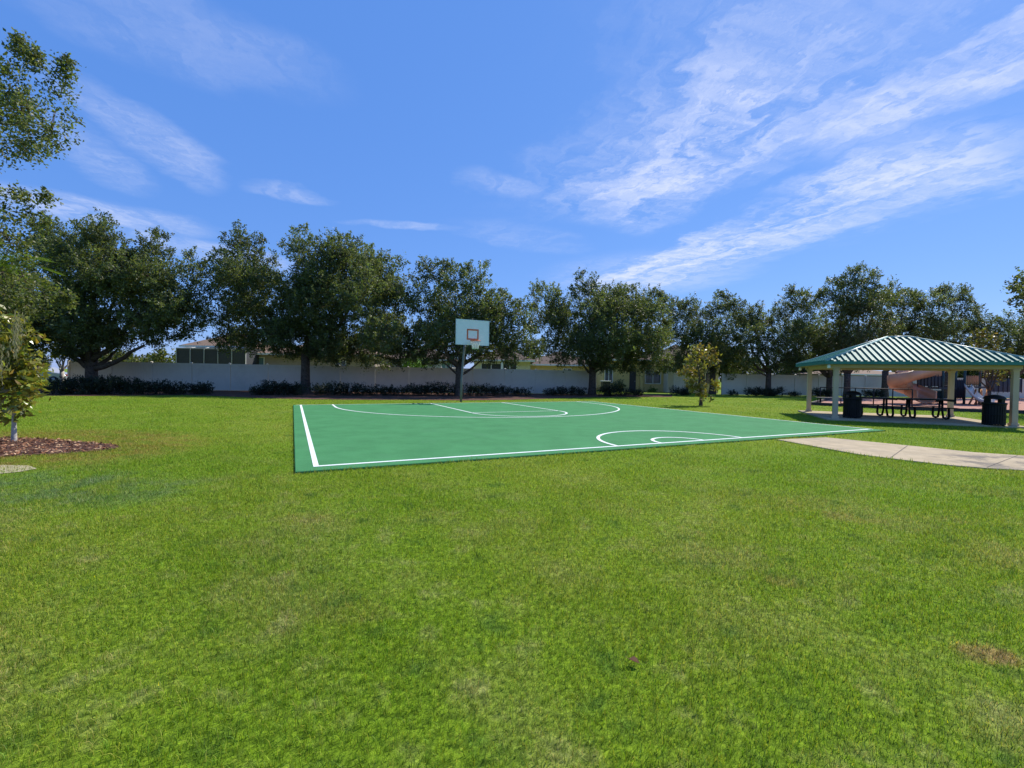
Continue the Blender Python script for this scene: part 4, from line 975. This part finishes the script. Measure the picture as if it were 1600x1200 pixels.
house('tan house with brown roof behind the fence left of the broad oak trunk', 385, 585, 40, 9, 3.0, 4.3, 'tan_wall', 'roof_light', wins=((388, 412, .9, 2.6, 'glass_blue'), (525, 540, .6, 2.4, 'glass')))
house('pale grey house low behind the fence between the broad oak and the hoop', 600, 705, 46, 9, 2.9, 4.4, 'grey_wall', 'roof', wins=((618, 640, .9, 2.3, 'glass'), (690, 703, .9, 2.6, 'glass_blue')))
house('tan house with a dark shaded porch just right of the hoop', 740, 828, 44, 9, 2.9, 4.3, 'cream_wall', 'roof', wins=((752, 782, .3, 2.5, 'screen'), (786, 806, .3, 2.5, 'screen')), cols=((784, 2.85, 'trim', .3),))
house('yellow house with a reddish brown roof right of the hoop, behind the fence', 820, 938, 50, 10, 2.7, 4.4, 'yellow_wall', 'roof', wins=((880, 892, .9, 2.2, 'glass'),))
house('yellow house with dark front door and white-framed window in the fence gap', 942, 1040, 45.5, 10, 3.2, 4.8, 'yellow_wall', 'roof', wins=((1008, 1031, .85, 2.15, 'glass'), (945, 956, .9, 2.4, 'glass')), doors=((983, 993, 2.3, 'dark_open'),), cols=((1000, 3.08, 'yellow_wall', .34),))
house('cream garage wing with bright sunlit wall right of the yellow house', 1043, 1122, 44.2, 10, 3.1, 5.0, 'cream_wall', 'roof', wins=((1090, 1112, .9, 2.0, 'glass'),), doors=((1052, 1072, 2.1, 'trim'),))
house('tan-roofed house low behind the right fence and pavilion', 1300, 1440, 56, 10, 2.3, 3.1, 'tan_wall', 'roof_light', wins=((1330, 1350, .8, 1.9, 'glass'),))

# screened pool enclosure of the tan house
a_, b_ = base_at(276, 38.0), base_at(384, 38.0); Wd = b_[0] - a_[0]
se = thing('screen_enclosure', 'dark screened porch cage with pale posts above the left fence', 'screen porch', tuple(a_), 0)
mb = MB(); ht = 3.35
mb.add([(0, 0, 0), (Wd, 0, 0), (Wd, 5, 0), (0, 5, 0), (0, 0, ht - .12), (1.0, .6, ht), (Wd, .6, ht), (Wd, 5, ht), (1.0, 5, ht), (0, 5, ht - .12), (Wd, 0, ht - .12)],
       [(0, 1, 10, 4), (4, 10, 6, 5), (0, 4, 9, 3), (4, 5, 8, 9), (5, 6, 7, 8), (1, 2, 7, 6, 10), (2, 3, 9, 8, 7)]); mb.build('screen', M['screen'], se)
for k in range(6):
    mb = MB(); x = Wd * k / 5; mb.box((x, -.04, (ht - .12) / 2), (.05, .07, ht - .12)); mb.tube([(x, -.04, ht - .12), (max(x, 1.0) if k == 0 else x, .56, ht)], .035, 6); mb.build('frame_post', M['grey_wall'], se)
mb = MB(); mb.box((Wd / 2, -.085, ht - .122), (Wd, .02, .07)); mb.build('frame_rail', M['grey_wall'], se)
# roof of the porch side of the tan house
a_, b_ = base_at(290, 43.5), base_at(400, 43.5)
house('low tan-roofed house wing behind the dark screened porch', 292, 380, 43.5, 7, 3.75, 5.3, 'tan_wall', 'roof_light', wins=((310, 325, .9, 2.1, 'glass'),))

# wheelie bin by the yellow house
g0 = base_at(946, 41.5); wb = thing('wheelie_bin', 'dark wheeled rubbish bin with a pale lid in the fence gap', 'bin', tuple(g0), .1)
mb = MB(); mb.add([(-.3, -.3, .05), (.3, -.3, .05), (.3, .3, .05), (-.3, .3, .05), (-.37, -.38, 1.0), (.37, -.38, 1.0), (.37, .38, 1.0), (-.37, .38, 1.0)], [(3, 2, 1, 0), (4, 5, 6, 7), (0, 1, 5, 4), (1, 2, 6, 5), (2, 3, 7, 6), (3, 0, 4, 7)]); mb.build('body', M['dark_open'], wb, .03)
mb = MB(); mb.box((0, 0, 1.035), (.8, .84, .06)); mb.build('lid', M['trim'], wb, .02)
for sx in (-1, 1):
    mb = MB(); mb.tube([(sx * .33, .3, .1), (sx * .39, .3, .1)], .1, 12); mb.build('wheel', M['tyre'], wb)

# parked car at the far left
D = 40.0; g0 = base_at(66, D); car = thing('parked_car', 'silver car parked beyond the left end of the fence', 'car', tuple(g0), 0.25)
prof = [(-2.2, .35), (-2.25, .75), (-2.1, .95), (-1.5, 1.0), (-.9, 1.42), (.55, 1.45), (1.25, 1.02), (2.05, .9), (2.2, .7), (2.2, .35)]
mb = MB(); k = len(prof); vs = [(x, -.85 + (.12 if z > 1.1 else 0), z) for x, z in prof] + [(x, .85 - (.12 if z > 1.1 else 0), z) for x, z in prof]
mb.add(vs, [tuple(range(k)), tuple(range(k, 2 * k))[::-1]] + [((i + 1) % k, i, k + i, k + (i + 1) % k) for i in range(k)]); mb.build('body', M['car'], car, .05)
for sy in (-1, 1):
    mb = MB(); y = sy * .80; q = [(-1.25, y + sy * .03, 1.02), (-.82, y - sy * .06, 1.36), (.48, y - sy * .06, 1.39), (1.05, y + sy * .03, 1.04)]; mb.add(q + [(x, y_ + sy * .02, z) for x, y_, z in q], [(0, 1, 2, 3), (7, 6, 5, 4), (0, 1, 5, 4), (1, 2, 6, 5), (2, 3, 7, 6), (3, 0, 4, 7)]); mb.build('side_window', M['glass'], car)
    for sx in (-1, 1):
        mb = MB(); mb.tube([(sx * 1.35, sy * .66, .33), (sx * 1.35, sy * .88, .33)], .33, 18); wh = mb.build('wheel', M['tyre'], car); mb = MB(); mb.tube([(sx * 1.35, sy * .86, .33), (sx * 1.35, sy * .89, .33)], .2, 14); mb.build('rim', M['car'], wh)
    mb = MB(); mb.box((2.17, sy * .62, .78), (.12, .3, .14)); mb.build('taillight', M['tail'], car)
